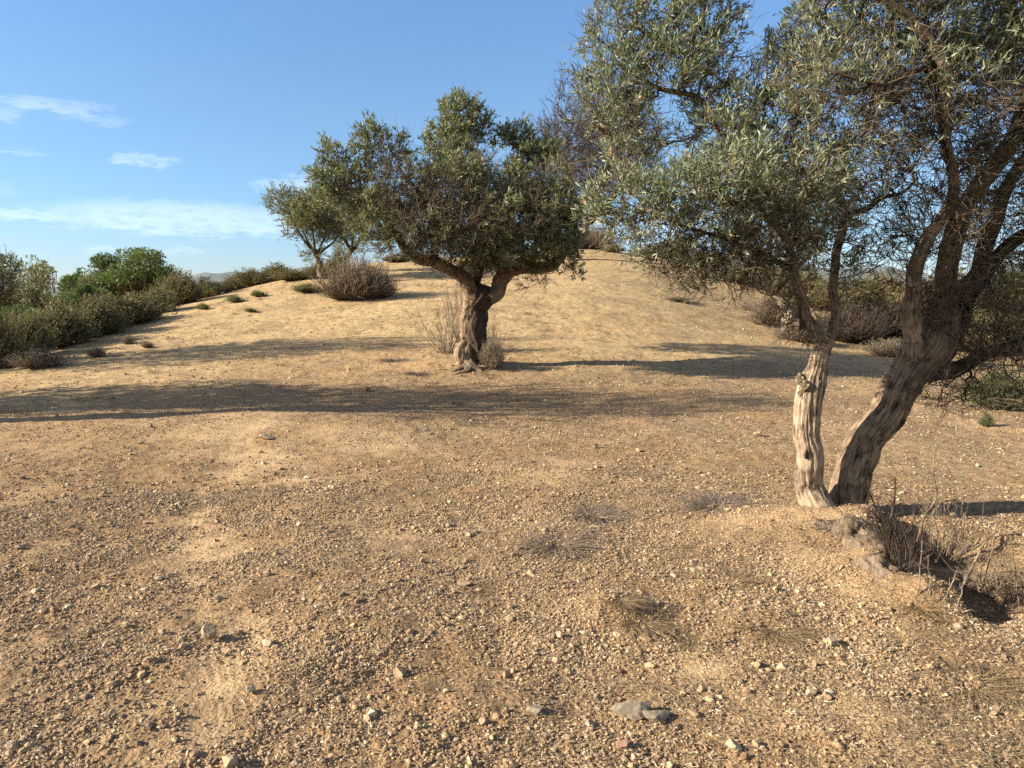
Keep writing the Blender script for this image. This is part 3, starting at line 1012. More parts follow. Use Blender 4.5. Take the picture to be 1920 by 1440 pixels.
def make_tree(name, root_loc, label, limbs, clusters, group=None, step=0.08, kill=0.10, tip=0.0025, twigs=(2, 3), tl=(0.08, 0.22), leaf=(0.045, 0.0095),
              nleaf=10, mats=None, twig_r=0.0016, bare=0.0, fine=True, leafmat=None, seedn=1, thin=0.010, expo=2.3, up=0.1, extra_parts=None, limb_jit=0.0, maxn=9000, droop=0.0):
    """limbs: list of dict(pts=[(point, radius)...], part=..., mat=...); clusters: (centre, radii, n_attract, leafiness 0..1)"""
    rs = np.random.default_rng(seedn)
    root = empty(name, root_loc, label, "tree", group)
    org = np.asarray(root_loc, float)
    m_twig, m_leaf = (mats or (M_TWIG, M_OLIVE))
    seeds = []; srad = []
    for li, L in enumerate(limbs):
        pts = np.array([q[0] for q in L['pts']], float); rad = np.array([q[1] for q in L['pts']], float)
        npr = L.get('n', 10)
        cp = catmull(np.c_[pts, rad], npr)
        cpts, crad = cp[:, :3], np.maximum(cp[:, 3], 0.002)
        g = Geo()
        wob = L.get('wob', 0.35)
        s = np.r_[0, np.cumsum(np.linalg.norm(np.diff(cpts, axis=0), axis=1))]
        for ax in range(3):
            cpts[:, ax] += wob * crad * vn3(s * 5 + ax * 31 + li * 7, s * 0, s * 0, li + seedn) * np.minimum(1, s / 0.15)
        tube(g, cpts, crad, L.get('sides', 14), L.get('gnarl', 0.3), li * 13 + seedn, twist=L.get('twist', 1.2), fine=L.get('fine', 0.0))
        for k_ in L.get('knobs', []):
            kp, kr = k_
            V, F = ico(3)
            V = V * (1 + 0.35 * vn3(V[:, 0] * 3, V[:, 1] * 3, V[:, 2] * 3, 5)[:, None] + 0.2 * vn3(V[:, 0] * 7, V[:, 1] * 7, V[:, 2] * 7, 8)[:, None])
            g.add(np.asarray(kp) + V * np.asarray(kr), F, 0.5, V * 0.12)
        g.build(L.get('part', 'limb'), L.get('mat', M_BARK), root, origin=org)
        if L.get('grow', True):
            keep = s > L.get('from', 0.0) 
            st = max(1, int(step * 0.8 / max(np.median(np.diff(s)), 1e-3)))
            seeds.append(cpts[keep][::st]); srad.append(crad[keep][::st])
    S = np.vstack(seeds); SR = np.concatenate(srad)
    att = np.vstack([ellips(c_, r_, n, rs) for (c_, r_, n, lf) in clusters])
    N, PAR = grow(S, att, step, kill, up=up, rs=rs, maxn=maxn)
    nS = len(S)
    N[nS:] += rs.normal(0, 0.24 * step, N[nS:].shape)
    # radii by the pipe model
    nch = np.zeros(len(N), int); acc = np.zeros(len(N)); rad = np.zeros(len(N))
    kids = [[] for _ in range(len(N))]
    for i in range(len(N) - 1, nS - 1, -1):
        rad[i] = tip if acc[i] == 0 else acc[i] ** (1 / expo)
        acc[PAR[i]] += rad[i] ** expo
        kids[PAR[i]].append(i)
    g = Geo()
    stack = [(i, k) for i in range(nS) for k in kids[i]]
    while stack:
        a, b = stack.pop()
        ch = [a, b]
        while kids[b]:
            ks = sorted(kids[b], key=lambda q: -rad[q])
            for o_ in ks[1:]: stack.append((b, o_))
            b = ks[0]; ch.append(b)
        pts = N[ch]; rr = rad[ch].copy()
        rr[0] = min(rad[ch[1]] * 1.25, SR[a] * 0.8) if a < nS else min(rad[a], rad[ch[1]] * 1.2)
        if a < nS: rr = np.minimum(rr, SR[a] * 0.85)
        rr[-1] *= 0.6
        big = rr[:2].max()
        if len(pts) > 3 and big > 0.006 and fine:
            q = catmull(np.c_[pts, rr], 3); pts, rr = q[:, :3], np.maximum(q[:, 3], tip * 0.6)
        tube(g, pts, rr, 8 if big > 0.02 else (5 if big > 0.008 else 3), 0.25 if big > 0.015 else 0, int(a), rnd=rs.random() * 0.6, cap=False)
    if g.n:
        g.build("branches", m_twig if thin < 0.0 else M_BARKD, root, origin=org)
    # twigs and leaves
    idx = np.arange(nS, len(N))
    idx = idx[rad[idx] < thin]
    C = np.array([c_ for (c_, r_, n, lf) in clusters]); CR = np.array([r_ for (c_, r_, n, lf) in clusters]); LF = np.array([lf for (c_, r_, n, lf) in clusters])
    q = np.linalg.norm((N[idx][:, None] - C[None]) / CR[None], axis=2)
    near = q.argmin(1)
    lf = LF[near]
    nt = rs.integers(twigs[0], twigs[1] + 1, len(idx))
    ii = np.repeat(idx, nt); lfi = np.repeat(lf, nt); cen = np.repeat(C[near], nt, axis=0)
    gd = nrm(N[ii] - N[PAR[ii]])
    out = nrm(N[ii] - cen)
    patch = vn3(N[ii][:, 0] / (step * 3.2), N[ii][:, 1] / (step * 3.2), N[ii][:, 2] / (step * 3.2), seedn)
    isleaf = rs.random(len(ii)) < np.where(lfi > 0.02, np.clip(lfi + 0.45 * patch - 0.12, 0, 1), 0)
    d = nrm(gd * 0.7 + out * 0.45 + rs.normal(0, 0.55, (len(ii), 3)) + np.array([0, 0, 0.30 - droop]) )
    Lt = rs.uniform(tl[0], tl[1], len(ii)) * np.where(isleaf, 1.0, 1.45)
    K = 5
    t = np.linspace(0, 1, K)
    cr = rs.normal(0, 0.14, (len(ii), K, 3)); cr[:, 0] = 0
    cr = np.cumsum(cr, 1) * 0.5
    Pt = N[ii][:, None, :] + (d[:, None, :] * t[None, :, None] + cr) * Lt[:, None, None]
    Pt[..., 2] += (0.12 - droop * 0.6) * (t ** 2)[None, :] * Lt[:, None]
    Rt = twig_r * (1.25 - 0.85 * t[None, :]) * rs.uniform(0.7, 1.3, (len(ii), 1)) * np.where(isleaf, 0.85, 1.15)[:, None]
    gt = Geo()
    tubes(gt, Pt, Rt, 3, 0, rs.random(len(ii)))
    # side spurs on the bare twigs
    bi = np.where(~isleaf)[0]
    bi = np.concatenate([bi, bi])
    k = rs.integers(1, K - 1, len(bi))
    sp_ = Pt[bi, k]; dd = nrm(d[bi] + rs.normal(0, 0.8, (len(bi), 3)))
    Ls = Lt[bi] * rs.uniform(0.2, 0.5, len(bi))
    P2 = sp_[:, None, :] + dd[:, None, :] * np.array([0, 0.5, 1])[None, :, None] * Ls[:, None, None]
    P2[:, 1] += rs.normal(0, 0.1, (len(bi), 3)) * Ls[:, None]
    tubes(gt, P2, twig_r * 0.7 * np.array([1, 0.8, 0.5])[None, :] * np.ones((len(bi), 1)), 3, 0, rs.random(len(bi)))
    gt.build("twigs", m_twig, root, origin=org)
    li = np.where(isleaf)[0]
    nl = nleaf
    if len(li):
        li = np.repeat(li, nl)
        tt = rs.uniform(0.15, 1.0, len(li)) ** 0.8
        kf = tt * (K - 1); k0 = np.minimum(kf.astype(int), K - 2); fr = (kf - k0)[:, None]
        pos = Pt[li, k0] * (1 - fr) + Pt[li, k0 + 1] * fr
        tg = nrm(Pt[li, k0 + 1] - Pt[li, k0])
        dl = nrm(tg * 0.75 + nrm(rs.normal(size=(len(li), 3))) * 0.75 + np.array([0, 0, 0.22]))
        gl = Geo()
        # dead sprigs stay together
        dead = rs.random(len(d)) < 0.012
        rl = np.where(dead[li], 0.97 + 0.03 * rs.random(len(li)), rs.beta(2.2, 2.2, len(li)) * 0.93)
        leaves(gl, pos, dl, leaf[0] * rs.uniform(0.65, 1.2, len(li)), leaf[1] * rs.uniform(0.7, 1.2, len(li)), rnd=rl)
        gl.build("crown", m_leaf, root, smooth=False, origin=org)
    print(name, "nodes", len(N) - nS, "twigs", len(ii), "leaves", len(li))
    return root


# --- the near tree on the right: two stems from one foot
def lp(lst, k=1.0):  # (px, py, depth, width in px) -> (point, radius)
    return [(P(a, b, d_), k * w_ / FPX * d_ * 0.5) for (a, b, d_, w_) in lst]


D1 = 5.0


def ground_roots(c0, specs, rr0, seed):
    """roots that run out over the soil and sink into it"""
    rs = np.random.default_rng(seed)
    out = []
    for (a, L, r0) in specs:
        pts = []
        aa = a
        x, y = c0[0], c0[1]
        n = 6
        for i in range(n):
            t = i / (n - 1)
            rr_ = r0 * (1 - 0.75 * t)
            z = float(H(np.array([x]), np.array([y]))[0]) + rr_ * (0.25 - 1.15 * t) + (0.06 * (1 - t) ** 3)
            pts.append((np.array([x, y, z]), rr_))
            aa += rs.normal(0, 0.35)
            x += math.cos(aa) * L / n; y += math.sin(aa) * L / n
        out.append(dict(part='root', mat=M_ROOT, n=8, sides=22, gnarl=0.5, fine=0.004, twist=0.5, grow=False, wob=0.5, pts=pts))
    return out


def gr_root(l):
    out = []
    for (a, b, dz, rr_) in l:
        q = G(a, b)
        out.append((q + np.array([0, 0.02, dz]), rr_))
    return out


foot = G(1560, 985)
near_limbs = [
    dict(part='trunk', mat=M_BARKP, n=22, sides=96, gnarl=0.11, fine=0.0055, twist=0.7, grow=False, wob=0.25,
         pts=lp([(1540, 1070, 4.98, 84), (1534, 1010, 4.99, 76), (1529, 975, 5.0, 68), (1524, 945, 5.02, 58), (1518, 905, 5.02, 50), (1518, 850, 5.02, 47), (1517, 800, 5.02, 46), (1520, 745, 5.02, 47), (1522, 712, 5.02, 44), (1530, 688, 5.03, 34), (1541, 660, 5.05, 32), (1550, 636, 5.05, 32)]),
         knobs=[(P(1500, 710, 5.0), (0.028, 0.03, 0.034)), (P(1502, 740, 4.99), (0.024, 0.04, 0.04)), (P(1510, 724, 4.95), (0.035, 0.03, 0.035)), (P(1532, 716, 4.97), (0.03, 0.03, 0.02))]),
    dict(part='limb', mat=M_BARK, n=12, sides=28, gnarl=0.25, fine=0.0022, twist=1.5, grow=True, **{'from': 0.35},
         pts=lp([(1549, 645, 5.05, 34), (1535, 622, 5.05, 38), (1512, 590, 5.04, 36), (1497, 550, 5.0, 30), (1487, 500, 4.95, 27), (1478, 460, 4.9, 24), (1452, 420, 4.8, 20), (1400, 385, 4.7, 15), (1330, 365, 4.6, 10)], 0.66)),
    dict(part='limb', mat=M_BARK, n=12, sides=28, gnarl=0.25, fine=0.0022, twist=1.5, **{'from': 0.45},
         pts=lp([(1550, 650, 5.05, 34), (1562, 622, 5.1, 30), (1569, 580, 5.12, 25), (1564, 530, 5.15, 23), (1566, 480, 5.2, 23), (1580, 420, 5.25, 24), (1570, 370, 5.3, 22), (1540, 330, 5.3, 20), (1470, 315, 5.3, 17), (1400, 300, 5.35, 15), (1345, 240, 5.4, 15), (1310, 185, 5.45, 14), (1235, 165, 5.5, 11), (1160, 120, 5.55, 7)], 0.66)),
    dict(part='trunk', mat=M_BARK, n=30, sides=140, gnarl=0.12, fine=0.013, twist=0.5, grow=False, wob=0.2,
         pts=lp([(1600, 1020, 5.10, 116), (1590, 980, 5.14, 104), (1586, 940, 5.16, 100), (1597, 890, 5.18, 94), (1621, 840, 5.2, 92), (1650, 790, 5.22, 92), (1682, 738, 5.25, 96), (1712, 690, 5.28, 104), (1742, 645, 5.3, 104), (1762, 600, 5.32, 82), (1766, 560, 5.32, 66)], 0.66)),
    dict(part='limb', mat=M_BARKP, n=12, sides=40, gnarl=0.28, fine=0.004, twist=0.8, **{'from': 0.6},
         pts=lp([(1712, 735, 5.30, 40), (1712, 695, 5.27, 52), (1711, 655, 5.24, 56), (1712, 625, 5.22, 52), (1714, 590, 5.18, 46), (1716, 540, 5.15, 42), (1714, 495, 5.15, 38), (1736, 445, 5.15, 36), (1770, 400, 5.1, 32), (1790, 340, 5.0, 27), (1775, 260, 4.9, 24), (1772, 180, 4.85, 26), (1758, 100, 4.8, 25), (1700, 30, 4.75, 22), (1620, -25, 4.7, 15), (1560, -60, 4.65, 8)], 0.66)),
    dict(part='limb', mat=M_BARK, n=12, sides=44, gnarl=0.25, fine=0.004, twist=1.0, **{'from': 0.7},
         pts=lp([(1770, 620, 5.32, 64), (1772, 560, 5.32, 58), (1776, 490, 5.3, 52), (1800, 410, 5.28, 48), (1838, 340, 5.25, 44), (1885, 270, 5.2, 40), (1925, 190, 5.15, 36), (1935, 100, 5.1, 30), (1890, 10, 5.1, 26), (1850, -80, 5.1, 18)], 0.66)),
    dict(part='limb', mat=M_BARKD, n=12, sides=32, gnarl=0.25, fine=0.003, twist=1.0, **{'from': 0.5},
         pts=lp([(1775, 640, 5.38, 60), (1800, 580, 5.45, 52), (1828, 510, 5.5, 46), (1852, 440, 5.55, 42), (1880, 370, 5.6, 36), (1930, 290, 5.65, 30), (1990, 200, 5.7, 22)], 0.66)),
    dict(part='limb', mat=M_BARKD, n=12, sides=32, gnarl=0.25, fine=0.003, twist=1.0, **{'from': 0.4},
         pts=lp([(1800, 575, 5.45, 40), (1850, 515, 5.5, 34), (1905, 450, 5.5, 36), (1990, 400, 5.5, 26), (2090, 360, 5.5, 14)], 0.66)),
    dict(part='limb', mat=M_BARKD, n=12, sides=36, gnarl=0.3, fine=0.004, twist=1.0, **{'from': 0.3},
         pts=lp([(1735, 700, 5.27, 56), (1790, 688, 5.2, 44), (1850, 668, 5.1, 34), (1925, 640, 5.0, 36), (2020, 600, 4.9, 24), (2100, 540, 4.9, 12)], 0.66)),
    # thin side limbs through the crown
    dict(part='limb', mat=M_BARKD, n=10, sides=16, gnarl=0.3, fine=0.002, pts=lp([(1590, 400, 5.25, 20), (1625, 392, 5.2, 15), (1655, 370, 5.18, 13), (1690, 362, 5.1, 9), (1720, 335, 5.0, 5)], 0.66)),
    dict(part='limb', mat=M_BARKD, n=10, sides=16, gnarl=0.3, fine=0.002, pts=lp([(1770, 180, 4.87, 18), (1730, 90, 5.1, 12), (1690, 82, 5.15, 10), (1640, 100, 5.2, 7)], 0.66)),
    dict(part='limb', mat=M_BARKD, n=10, sides=16, gnarl=0.3, fine=0.002, pts=lp([(1785, 330, 5.0, 20), (1745, 150, 4.7, 13), (1715, 135, 4.6, 12), (1660, 160, 4.5, 10), (1560, 135, 4.5, 7)], 0.66)),
    dict(part='limb', mat=M_BARKD, n=10, sides=16, gnarl=0.3, fine=0.002, pts=lp([(1490, 510, 4.96, 16), (1440, 480, 4.85, 13), (1380, 455, 4.75, 11), (1300, 430, 4.65, 8), (1220, 400, 4.6, 5)], 0.66)),
]


def cl(px, py, d_, rpx, rpy, rd, n, lf):
    k = d_ / FPX
    if d_ < 6:
        bare = float(sstep(np.array(px), 1480, 1640) * sstep(np.array(py), 110, 240))
        lf = lf * (1 - 0.55 * bare)
        n = int(n * (0.74 if px > 1250 else 0.60)) if lf > 0.02 else int(n * 2.2)
        lf = lf * 0.93
    return (P(px, py, d_), (rpx * k, rd, rpy * k), n, lf)


near_clusters = [
    cl(1160, 60, 5.5, 60, 70, 0.25, 110, 0.95), cl(1240, 40, 5.5, 85, 75, 0.35, 160, 0.95), cl(1320, 40, 5.4, 58, 62, 0.3, 120, 0.95),
    cl(1160, 150, 5.4, 75, 50, 0.3, 120, 0.9), cl(1250, 130, 5.3, 80, 55, 0.3, 130, 0.85), cl(1330, 150, 5.4, 55, 60, 0.3, 90, 0.8),
    cl(1150, 205, 5.2, 55, 40, 0.25, 70, 0.75), cl(1180, 280, 5.2, 60, 60, 0.3, 90, 0.6), cl(1385, 210, 5.3, 60, 60, 0.35, 120, 0.8),
    cl(1340, 260, 5.2, 60, 40, 0.3, 80, 0.7),
    cl(1500, 90, 5.1, 55, 55, 0.35, 120, 0.95), cl(1570, 50, 5.1, 70, 55, 0.4, 130, 0.85), cl(1480, 160, 5.1, 50, 45, 0.35, 60, 0.35),
    cl(1560, 150, 5.0, 80, 60, 0.4, 140, 0.75), cl(1460, 230, 5.1, 70, 60, 0.4, 130, 0.75), cl(1570, 240, 5.0, 90, 60, 0.45, 170, 0.55),
    cl(1680, 130, 4.9, 70, 80, 0.4, 120, 0.6), cl(1690, 240, 4.9, 80, 60, 0.4, 150, 0.45), cl(1640, 20, 5.0, 60, 40, 0.4, 80, 0.6),
    cl(1800, 50, 5.0, 100, 80, 0.5, 220, 0.95), cl(1850, 130, 5.1, 90, 80, 0.5, 200, 0.9), cl(1900, 40, 4.9, 80, 90, 0.4, 150, 0.9),
    cl(1760, 190, 4.9, 80, 60, 0.4, 120, 0.7), cl(1830, 240, 5.0, 100, 60, 0.5, 180, 0.45), cl(1920, 240, 5.0, 80, 90, 0.5, 130, 0.5),
    cl(1180, 380, 4.7, 85, 55, 0.3, 120, 0.9), cl(1270, 370, 4.6, 80, 60, 0.35, 125, 0.85), cl(1370, 340, 4.6, 90, 65, 0.35, 140, 0.85),
    cl(1450, 360, 4.7, 90, 60, 0.4, 140, 0.8), cl(1230, 440, 4.7, 90, 50, 0.35, 140, 0.5), cl(1340, 430, 4.7, 95, 60, 0.35, 170, 0.45),
    cl(1450, 440, 4.8, 80, 55, 0.35, 150, 0.6), cl(1520, 400, 4.9, 70, 60, 0.35, 130, 0.7), cl(1400, 500, 4.8, 90, 30, 0.3, 80, 0.35),
    cl(1300, 505, 4.8, 100, 28, 0.3, 80, 0.3), cl(1150, 410, 4.8, 45, 30, 0.2, 40, 0.9), cl(1540, 320, 5.0, 90, 50, 0.4, 140, 0.75),
    cl(1640, 320, 5.0, 90, 60, 0.4, 150, 0.3), cl(1740, 320, 5.0, 90, 60, 0.4, 150, 0.25), cl(1640, 420, 5.2, 60, 60, 0.35, 60, 0.15), cl(1880, 320, 5.0, 60, 90, 0.4, 150, 0.35), cl(1760, 430, 5.1, 90, 70, 0.4, 60, 0.0), cl(1900, 460, 5.1, 60, 70, 0.35, 80, 0.12),
    cl(1860, 400, 5.5, 80, 70, 0.4, 90, 0.1), cl(1830, 600, 5.2, 90, 70, 0.4, 150, 0.0), cl(1890, 700, 4.95, 70, 60, 0.3, 80, 0.0),
    cl(1560, 470, 5.1, 70, 50, 0.3, 70, 0.4), cl(1650, 520, 5.2, 60, 50, 0.3, 50, 0.05), cl(1900, 540, 5.4, 60, 60, 0.3, 70, 0.0),
    cl(1790, 740, 5.0, 60, 40, 0.25, 35, 0.0), cl(1500, 600, 4.95, 40, 50, 0.2, 22, 0.0),
    cl(1370, 535, 4.8, 80, 22, 0.2, 40, 0.0), cl(1270, 505, 4.75, 60, 20, 0.2, 30, 0.0), cl(2030, 120, 5.0, 110, 150, 0.6, 160, 0.7), cl(2060, 380, 5.2, 110, 120, 0.5, 120, 0.3), cl(1700, -90, 4.8, 160, 90, 0.6, 150, 0.8), cl(1300, -80, 5.4, 130, 70, 0.4, 90, 0.9),
    cl(1900, -120, 5.0, 160, 90, 0.6, 120, 0.8),
]
near_tree = make_tree("olive_tree", (foot[0], foot[1], foot[2]), "large near olive tree with one upright pale trunk and one thick leaning trunk", near_limbs, near_clusters,
          step=0.05, kill=0.062, tip=0.0025, twigs=(3, 4), twig_r=0.0019, tl=(0.05, 0.17), leaf=(0.054, 0.0108), nleaf=8, seedn=3, expo=2.05, maxn=14000)

def root_mass(parent, org, pxs):
    """weathered lumpy root stock showing along the lip of the bank"""
    g = Geo()
    V0, F0 = ico(4)
    for i, (a, b, rx, ry, rz, rot, dz) in enumerate(pxs):
        c0 = G(a, b)
        V = V0 * (1 + 0.30 * vn3(V0[:, 0] * 1.8 + i, V0[:, 1] * 1.8, V0[:, 2] * 1.8, i)[:, None] + 0.16 * vn3(V0[:, 0] * 4.5, V0[:, 1] * 4.5, V0[:, 2] * 4.5, i + 5)[:, None]
                  + 0.07 * vn3(V0[:, 0] * 12, V0[:, 1] * 12, V0[:, 2] * 12, i + 9)[:, None])
        V = V * np.array([rx, ry, rz])
        cr_, sr_ = math.cos(rot), math.sin(rot)
        V = np.c_[V[:, 0] * cr_ - V[:, 1] * sr_, V[:, 0] * sr_ + V[:, 1] * cr_, V[:, 2]]
        g.add(V + c0 + np.array([0, 0, dz]), F0, 0.5, V * np.array([1, 1, 1]) + i)
    return g.build("root", M_ROOT, parent, origin=org)


root_mass(near_tree, foot, [(1598, 992, 0.15, 0.11, 0.10, -0.9, -0.03), (1622, 1025, 0.14, 0.09, 0.10, -1.0, -0.05), (1644, 1060, 0.13, 0.07, 0.09, -1.0, -0.06), (1560, 985, 0.13, 0.09, 0.05, 0.1, -0.02)])
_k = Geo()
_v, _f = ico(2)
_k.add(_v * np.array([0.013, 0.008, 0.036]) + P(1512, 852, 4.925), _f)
_m, _t, _b = material("hole_shade")
_b.inputs['Base Color'].default_value = (0.02, 0.013, 0.009, 1)  # dark bead on the bark, its colour standing in for the hole's shade
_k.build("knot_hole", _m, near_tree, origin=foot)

# --- the middle tree
D2 = 13.1
mfoot = G(880, 685)
mid_limbs = [
    dict(part='trunk', mat=M_BARKM, n=14, sides=48, gnarl=0.35, fine=0.014, twist=0.8, grow=False, wob=0.3,
         pts=lp([(870, 705, 13.0, 70), (873, 670, 13.05, 44), (876, 640, 13.1, 32), (879, 600, 13.1, 30), (882, 560, 13.1, 30), (872, 530, 13.1, 28)], 0.86)),
    dict(part='trunk', mat=M_BARKD, n=14, sides=48, gnarl=0.35, fine=0.014, twist=0.8, grow=False, wob=0.3,  # darker bark puts the shade of the right-hand strand into its colour
         pts=lp([(902, 700, 13.25, 70), (897, 665, 13.2, 50), (893, 630, 13.2, 46), (894, 590, 13.2, 46), (900, 560, 13.2, 50), (912, 545, 13.2, 46)], 0.86)),
    dict(part='limb', mat=M_BARK, n=10, sides=24, gnarl=0.3, fine=0.006, **{'from': 0.6},
         pts=lp([(884, 560, 13.1, 30), (868, 525, 13.1, 30), (845, 505, 13.0, 24), (810, 492, 12.9, 26), (775, 480, 12.8, 20), (745, 440, 12.6, 15), (715, 400, 12.4, 12), (680, 365, 12.2, 9), (640, 350, 12.0, 6)], 0.86)),
    dict(part='limb', mat=M_BARKD, n=10, sides=20, gnarl=0.3, fine=0.006,
         pts=lp([(812, 492, 12.9, 20), (816, 450, 12.6, 16), (818, 410, 12.4, 14), (800, 370, 12.2, 10), (770, 345, 12.0, 8), (745, 310, 11.9, 5)], 0.86)),
    dict(part='limb', mat=M_BARK, n=10, sides=24, gnarl=0.35, fine=0.006, **{'from': 0.6},
         pts=lp([(905, 560, 13.2, 42), (932, 545, 13.2, 36), (942, 520, 13.2, 32), (965, 508, 13.2, 26), (1005, 502, 13.1, 26), (1040, 492, 13.0, 24), (1062, 465, 13.0, 18), (1080, 420, 12.9, 12), (1070, 370, 12.9, 8)], 0.86)),
    dict(part='limb', mat=M_BARKD, n=10, sides=20, gnarl=0.3, fine=0.005, pts=lp([(890, 545, 13.2, 22), (900, 490, 13.4, 18), (890, 430, 13.6, 15), (870, 360, 13.6, 12), (865, 290, 13.5, 9), (862, 235, 13.5, 5)], 0.86)),
    dict(part='limb', mat=M_BARKD, n=10, sides=20, gnarl=0.3, fine=0.005, pts=lp([(940, 525, 13.2, 20), (945, 470, 13.6, 16), (955, 400, 13.9, 12), (965, 340, 14.0, 9), (975, 290, 14.0, 5)], 0.86)),
    *ground_roots(G(880, 690), [(-2.5, 0.55, 0.07), (-1.7, 0.6, 0.08), (-0.9, 0.6, 0.08)], 0.1, 4),
]
mid_clusters = [
    cl(862, 208, 13.5, 30, 26, 0.32, 75, 1.0), cl(888, 240, 13.5, 32, 22, 0.35, 65, 1.0), cl(838, 262, 13.4, 40, 26, 0.4, 75, 0.95), cl(850, 300, 13.2, 45, 24, 0.5, 70, 0.6),
    cl(965, 266, 13.9, 34, 22, 0.4, 70, 1.0), cl(1005, 292, 13.7, 42, 28, 0.45, 80, 0.95), cl(696, 258, 12.3, 22, 20, 0.3, 36, 0.9), cl(735, 285, 12.4, 36, 24, 0.4, 50, 0.45),
    cl(632, 288, 12.2, 28, 18, 0.3, 46, 1.0), cl(614, 335, 12.2, 26, 22, 0.35, 55, 1.0), cl(665, 318, 12.3, 34, 26, 0.4, 60, 0.8), cl(630, 372, 12.3, 30, 20, 0.35, 46, 0.95),
    cl(680, 360, 12.2, 40, 26, 0.5, 60, 0.5),
    cl(760, 350, 12.2, 66, 40, 0.7, 140, 0.30), cl(850, 345, 12.6, 70, 42, 0.9, 150, 0.45), cl(930, 350, 12.8, 70, 45, 0.9, 150, 0.5),
    cl(710, 410, 12.3, 60, 36, 0.7, 110, 0.5), cl(790, 415, 12.2, 80, 45, 0.9, 220, 0.32), cl(880, 425, 12.3, 80, 48, 1.0, 240, 0.36), cl(970, 410, 12.5, 75, 52, 1.0, 220, 0.48),
    cl(1035, 395, 12.7, 48, 50, 0.8, 160, 0.9), cl(1035, 345, 12.9, 38, 34, 0.6, 80, 0.4), cl(1055, 450, 12.8, 36, 36, 0.6, 120, 0.9), cl(745, 455, 12.4, 50, 22, 0.6, 80, 0.2),
    cl(840, 470, 12.4, 70, 24, 0.8, 140, 0.2), cl(930, 472, 12.4, 60, 24, 0.7, 140, 0.8), cl(1000, 470, 12.6, 50, 24, 0.7, 110, 0.9), cl(1078, 515, 12.6, 12, 8, 0.1, 12, 1.0),
    cl(870, 390, 14.4, 160, 75, 0.7, 260, 0.3), cl(900, 520, 12.8, 50, 15, 0.3, 25, 0.1), cl(1000, 528, 12.8, 40, 10, 0.2, 14, 0.1),
]
make_tree("olive_tree", tuple(mfoot), "spreading olive tree with a twisted hollow trunk standing alone in the middle", mid_limbs, mid_clusters,
          step=0.11, kill=0.13, tip=0.0035, twigs=(5, 7), tl=(0.10, 0.26), leaf=(0.080, 0.021), nleaf=13, twig_r=0.0036, seedn=5, mats=(M_TWIG, M_OLIVED), maxn=9000, thin=0.014)


# --- generic smaller trees
def simple_tree(px, py, d_, label, hpx, wpx, leafy, seed, lean=0.0, name="olive_tree", group="olive trees on the hill", at=None, mats=None, trunk_h=0.24, leaf=(0.10, 0.030), dens=1.0, tmat=None, scale=None, tw=0.005, tip=0.004, low=0.30):
    rs = np.random.default_rng(seed)
    if at is None:
        b = G(px, py) if d_ is None else P(px, py, d_)
        dd = b[1]
    else:
        b = np.array(at, float); dd = math.hypot(b[0], b[1])
    h = hpx / FPX * dd; wd = wpx / FPX * dd
    if scale: h, wd = scale
    tr = h * 0.026
    trunk_h = max(trunk_h, low * 0.75)
    tp = b + np.array([lean * h * 0.3, 0, h * trunk_h])
    limbs = [dict(part='trunk', mat=tmat or M_BARK, n=8, sides=20, gnarl=0.35, fine=0.006, grow=False,
                  pts=[(b - np.array([0, 0, 0.15]), tr * 1.6), (b + np.array([0.01, 0, 0.12 * h]), tr * 1.1), (b * 0.5 + tp * 0.5 + np.array([rs.normal(0, tr), 0, 0]), tr), (tp, tr * 0.95)])]
    clus = []
    nl = 5
    for i in range(nl):
        a = 2 * math.pi * (i + rs.uniform(-0.2, 0.2)) / nl
        rr = wd * 0.5 * rs.uniform(0.45, 0.8)
        e = b + np.array([math.cos(a) * rr + lean * h * 0.4, math.sin(a) * rr, h * rs.uniform(max(0.5, low), 0.85)])
        m_ = tp * 0.45 + e * 0.55 + np.array([math.cos(a) * rr * 0.15, math.sin(a) * rr * 0.15, -0.02 * h])
        limbs.append(dict(part='limb', mat=M_BARKD, n=6, sides=10, gnarl=0.25, pts=[(tp - np.array([0, 0, tr]), tr * 0.7), (m_, tr * 0.42), (e, tr * 0.15)]))
        clus.append((e, (wd * 0.24, wd * 0.24, h * 0.16), int(90 * dens), leafy))
    for i in range(13):
        a = rs.uniform(0, 2 * math.pi); rr = wd * 0.5 * rs.uniform(0, 0.85)
        e = b + np.array([math.cos(a) * rr + lean * h * 0.45, math.sin(a) * rr, h * rs.uniform(low, 0.93)])
        clus.append((e, (wd * 0.16, wd * 0.16, h * 0.11), int(45 * dens), leafy * rs.uniform(0.7, 1.05)))
    st = max(wd, h) * 0.035
    return make_tree(name, tuple(b), label, limbs, clus, group, step=st, kill=st * 1.2, tip=tip, twigs=(2, 3), tl=(st * 1.0, st * 3.0), leaf=leaf, nleaf=8,
                     twig_r=tw, seedn=seed, mats=mats or (M_TWIG, M_OLIVED), thin=0.02, fine=False, maxn=4000)


simple_tree(600, 512, 28, "slender grey green olive tree at the left end of the hill crest", 150, 140, 1.0, 21, lean=-0.15, dens=2.0, low=0.22)
simple_tree(650, 505, 31, "olive tree with thin dark trunks just left behind the middle tree", 150, 170, 1.0, 22, lean=0.25, dens=2.0, low=0.22)
simple_tree(1062, 486, 34, "mostly bare dead-twigged olive tree between the middle and near trees", 312, 240, 0.06, 23, lean=0.45, dens=3.0, tw=0.011, tip=0.010, mats=(M_TWIGD, M_OLIVED))
simple_tree(1475, 622, None, "olive tree with a pale sunlit trunk seen behind the upright trunk", 330, 330, 0.55, 24, lean=-0.3, tmat=M_BARKP)
simple_tree(-12, 640, 19, "grey loose olive tree cut off by the left edge of the picture", 160, 110, 0.45, 25)
